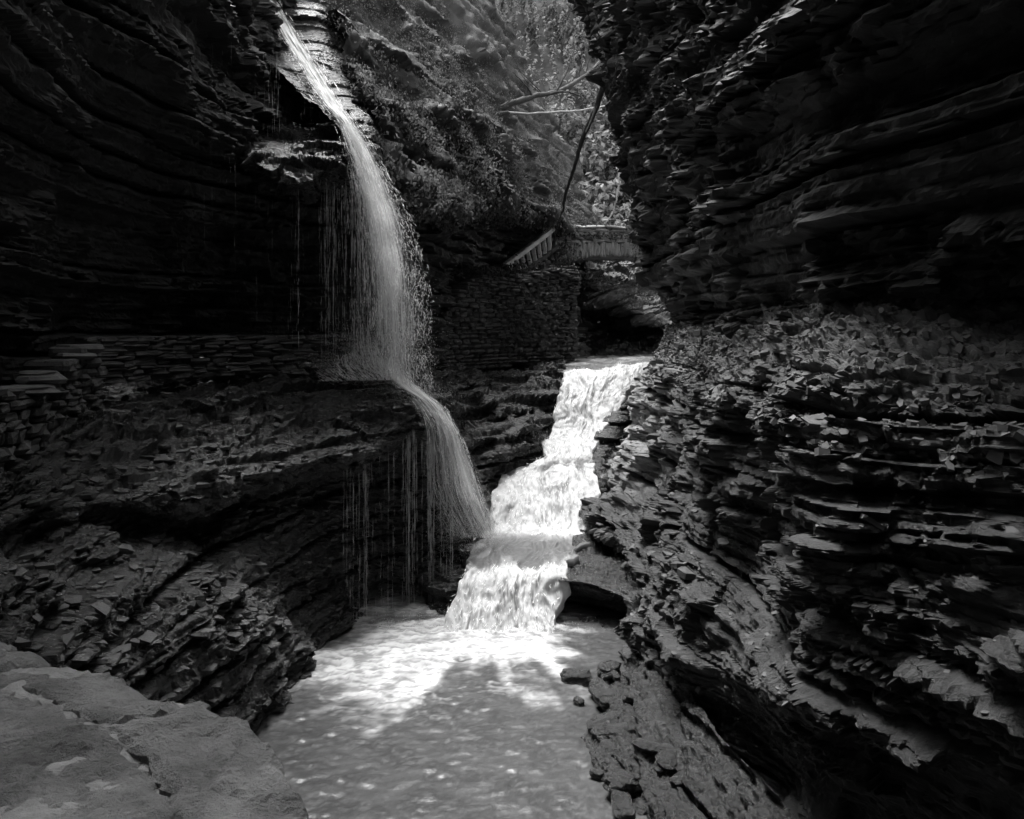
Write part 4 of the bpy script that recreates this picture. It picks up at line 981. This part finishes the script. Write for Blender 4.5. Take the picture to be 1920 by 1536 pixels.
lg = empty('fallen_log')
tube('trunk', [P(905,218,24),P(945,200,24.5),P(1000,182,25.2),P(1050,170,26),P(1100,140,27),P(1130,110,28)], .12, .045, 'bark', lg, 6, .015)
tube('branch', [P(1020,178,25.5),P(1060,172,25.8),P(1090,180,26)], .05, .02, 'bark', lg, 7, .01)
tube('branch', [P(1000,182,25.2),P(985,160,25),P(960,135,24.8)], .035, .01, 'bark', lg, 8, .01)
tube('branch', [P(1045,168,25.8),P(1065,130,26),P(1080,80,26.2)], .04, .015, 'bark', lg, 9, .01)
rt = np.random.default_rng(4)
for k in range(12):
    f = rt.random(); a = P(920+190*f, 212-80*f, 24.2+3*f); b = a+np.array([rt.normal(0, .5), rt.normal(0, .3), .3+.9*rt.random()*(1 if rt.random() < .7 else -1)])
    tube('twig', [a, (a+b)/2+rt.normal(0, .08, 3), b], .018, .005, 'bark', lg, 60+k, .01, 5, 4)
tag(lg, 'dark fallen log leaning across the bank above the bridge', 'log')
lp = tube('pale_branch', [P(948,212,24.2),P(1000,213,24.6),P(1060,210,25.2),P(1110,203,25.6),P(1135,198,26)], .045, .02, 'dead', None, 10, .012)
tag(lp, 'thin pale bare branch spanning below the fallen log', 'branch')
ds = tube('dead_stem', [P(1168,265,33),P(1165,310,33),P(1158,360,33),P(1148,400,33.4),P(1130,425,33.6)], .05, .02, 'dead', None, 11, .02)
tag(ds, 'pale dead stem standing beyond the bridge', 'branch')
cr = tube('root', [P(1076,495,25.5),P(1072,520,25.2),P(1062,535,25),P(1045,545,24.6)], .03, .012, 'dead', None, 12, .01)
tag(cr, 'thin pale root hanging below the bridge end', 'root')

def tree(loc, h, seed, label, crown=True, lean=(0, 0), rad=.14, mat_='leaf_far', n=2600):
    r = np.random.default_rng(seed); t = empty('tree', loc)
    pts = [np.array([lean[0]*f*h, lean[1]*f*h, h*f])+np.append(r.normal(0, .04*h*f**.5, 2)*.5, 0) for f in np.linspace(-.04, 1, 7)]
    tr = tube('trunk', pts, rad, rad*.3, 'bark', t, seed, .01)
    cc = []
    for k in range(9):
        f = .35+.6*r.random(); a = r.random()*6.28; L = h*(.22+.2*r.random())*(1.15-f*.5)
        p0 = pts[0]+(pts[-1]-pts[0])*f; p1 = p0+np.array([math.cos(a)*L*.6, math.sin(a)*L*.6, L*.25]); p2 = p0+np.array([math.cos(a)*L, math.sin(a)*L, L*.35])
        tube('branch', [p0, p1, p2], rad*.35, rad*.08, 'bark', t, seed+k, .02, 5, 4)
        for q in range(7):
            cc.append(p0+(p2-p0)*(.35+.75*r.random())+r.normal(0, .07*h, 3)*np.array([1, 1, .6]))
    if crown:
        cc = np.array(cc); i = r.integers(len(cc), size=n); sp = .045*h*(.6+.8*r.random(len(cc)))
        d = r.normal(0, 1, (n, 3)); c = cc[i]+d*sp[i][:, None]*np.array([1, 1, .55])
        nn = d*.4+np.array([0, -.2, .8]); nn /= np.linalg.norm(nn, axis=1, keepdims=True)
        link('crown', leaves('crown', c, nn, (.12, .3), seed, mat_, .1, .02), t)
    tag(t, label, 'tree', 'trees above the gorge'); return t
b0 = P(764, 205, 19.2)
tree(b0, 6.5, 31, 'tree trunk rising from the steep bank right of the main fall', True, (-.02, .05), .14, 'leaf', 2600)
tree(P(925, 145, 27), 7, 32, 'slim leaning tree above the left end of the fallen log', True, (.12, .1), .10, 'leaf', 2600)
tree(P(985, 165, 31), 8, 33, 'tree growing behind the middle of the fallen log', True, (.03, .05), .12)
tree(W(3.0, 41, 7.0), 9, 34, 'bright tree on the far hillside above the bridge', True, (.0, .0), .16, n=4500)
tree(W(6.2, 43, 9.5), 10, 35, 'leafy tree at the cliff edge beyond the bridge', True, (-.05, .0), .18, n=4500)
tree(W(.6, 46, 12.5), 10, 36, 'tree on the far hillside over the pale branch', True, (.04, 0), .18, n=4500)
tree(W(-5, 47, 15), 10, 37, 'tree on the far skyline above the fern bank', True, (.02, 0), .18, n=4500)
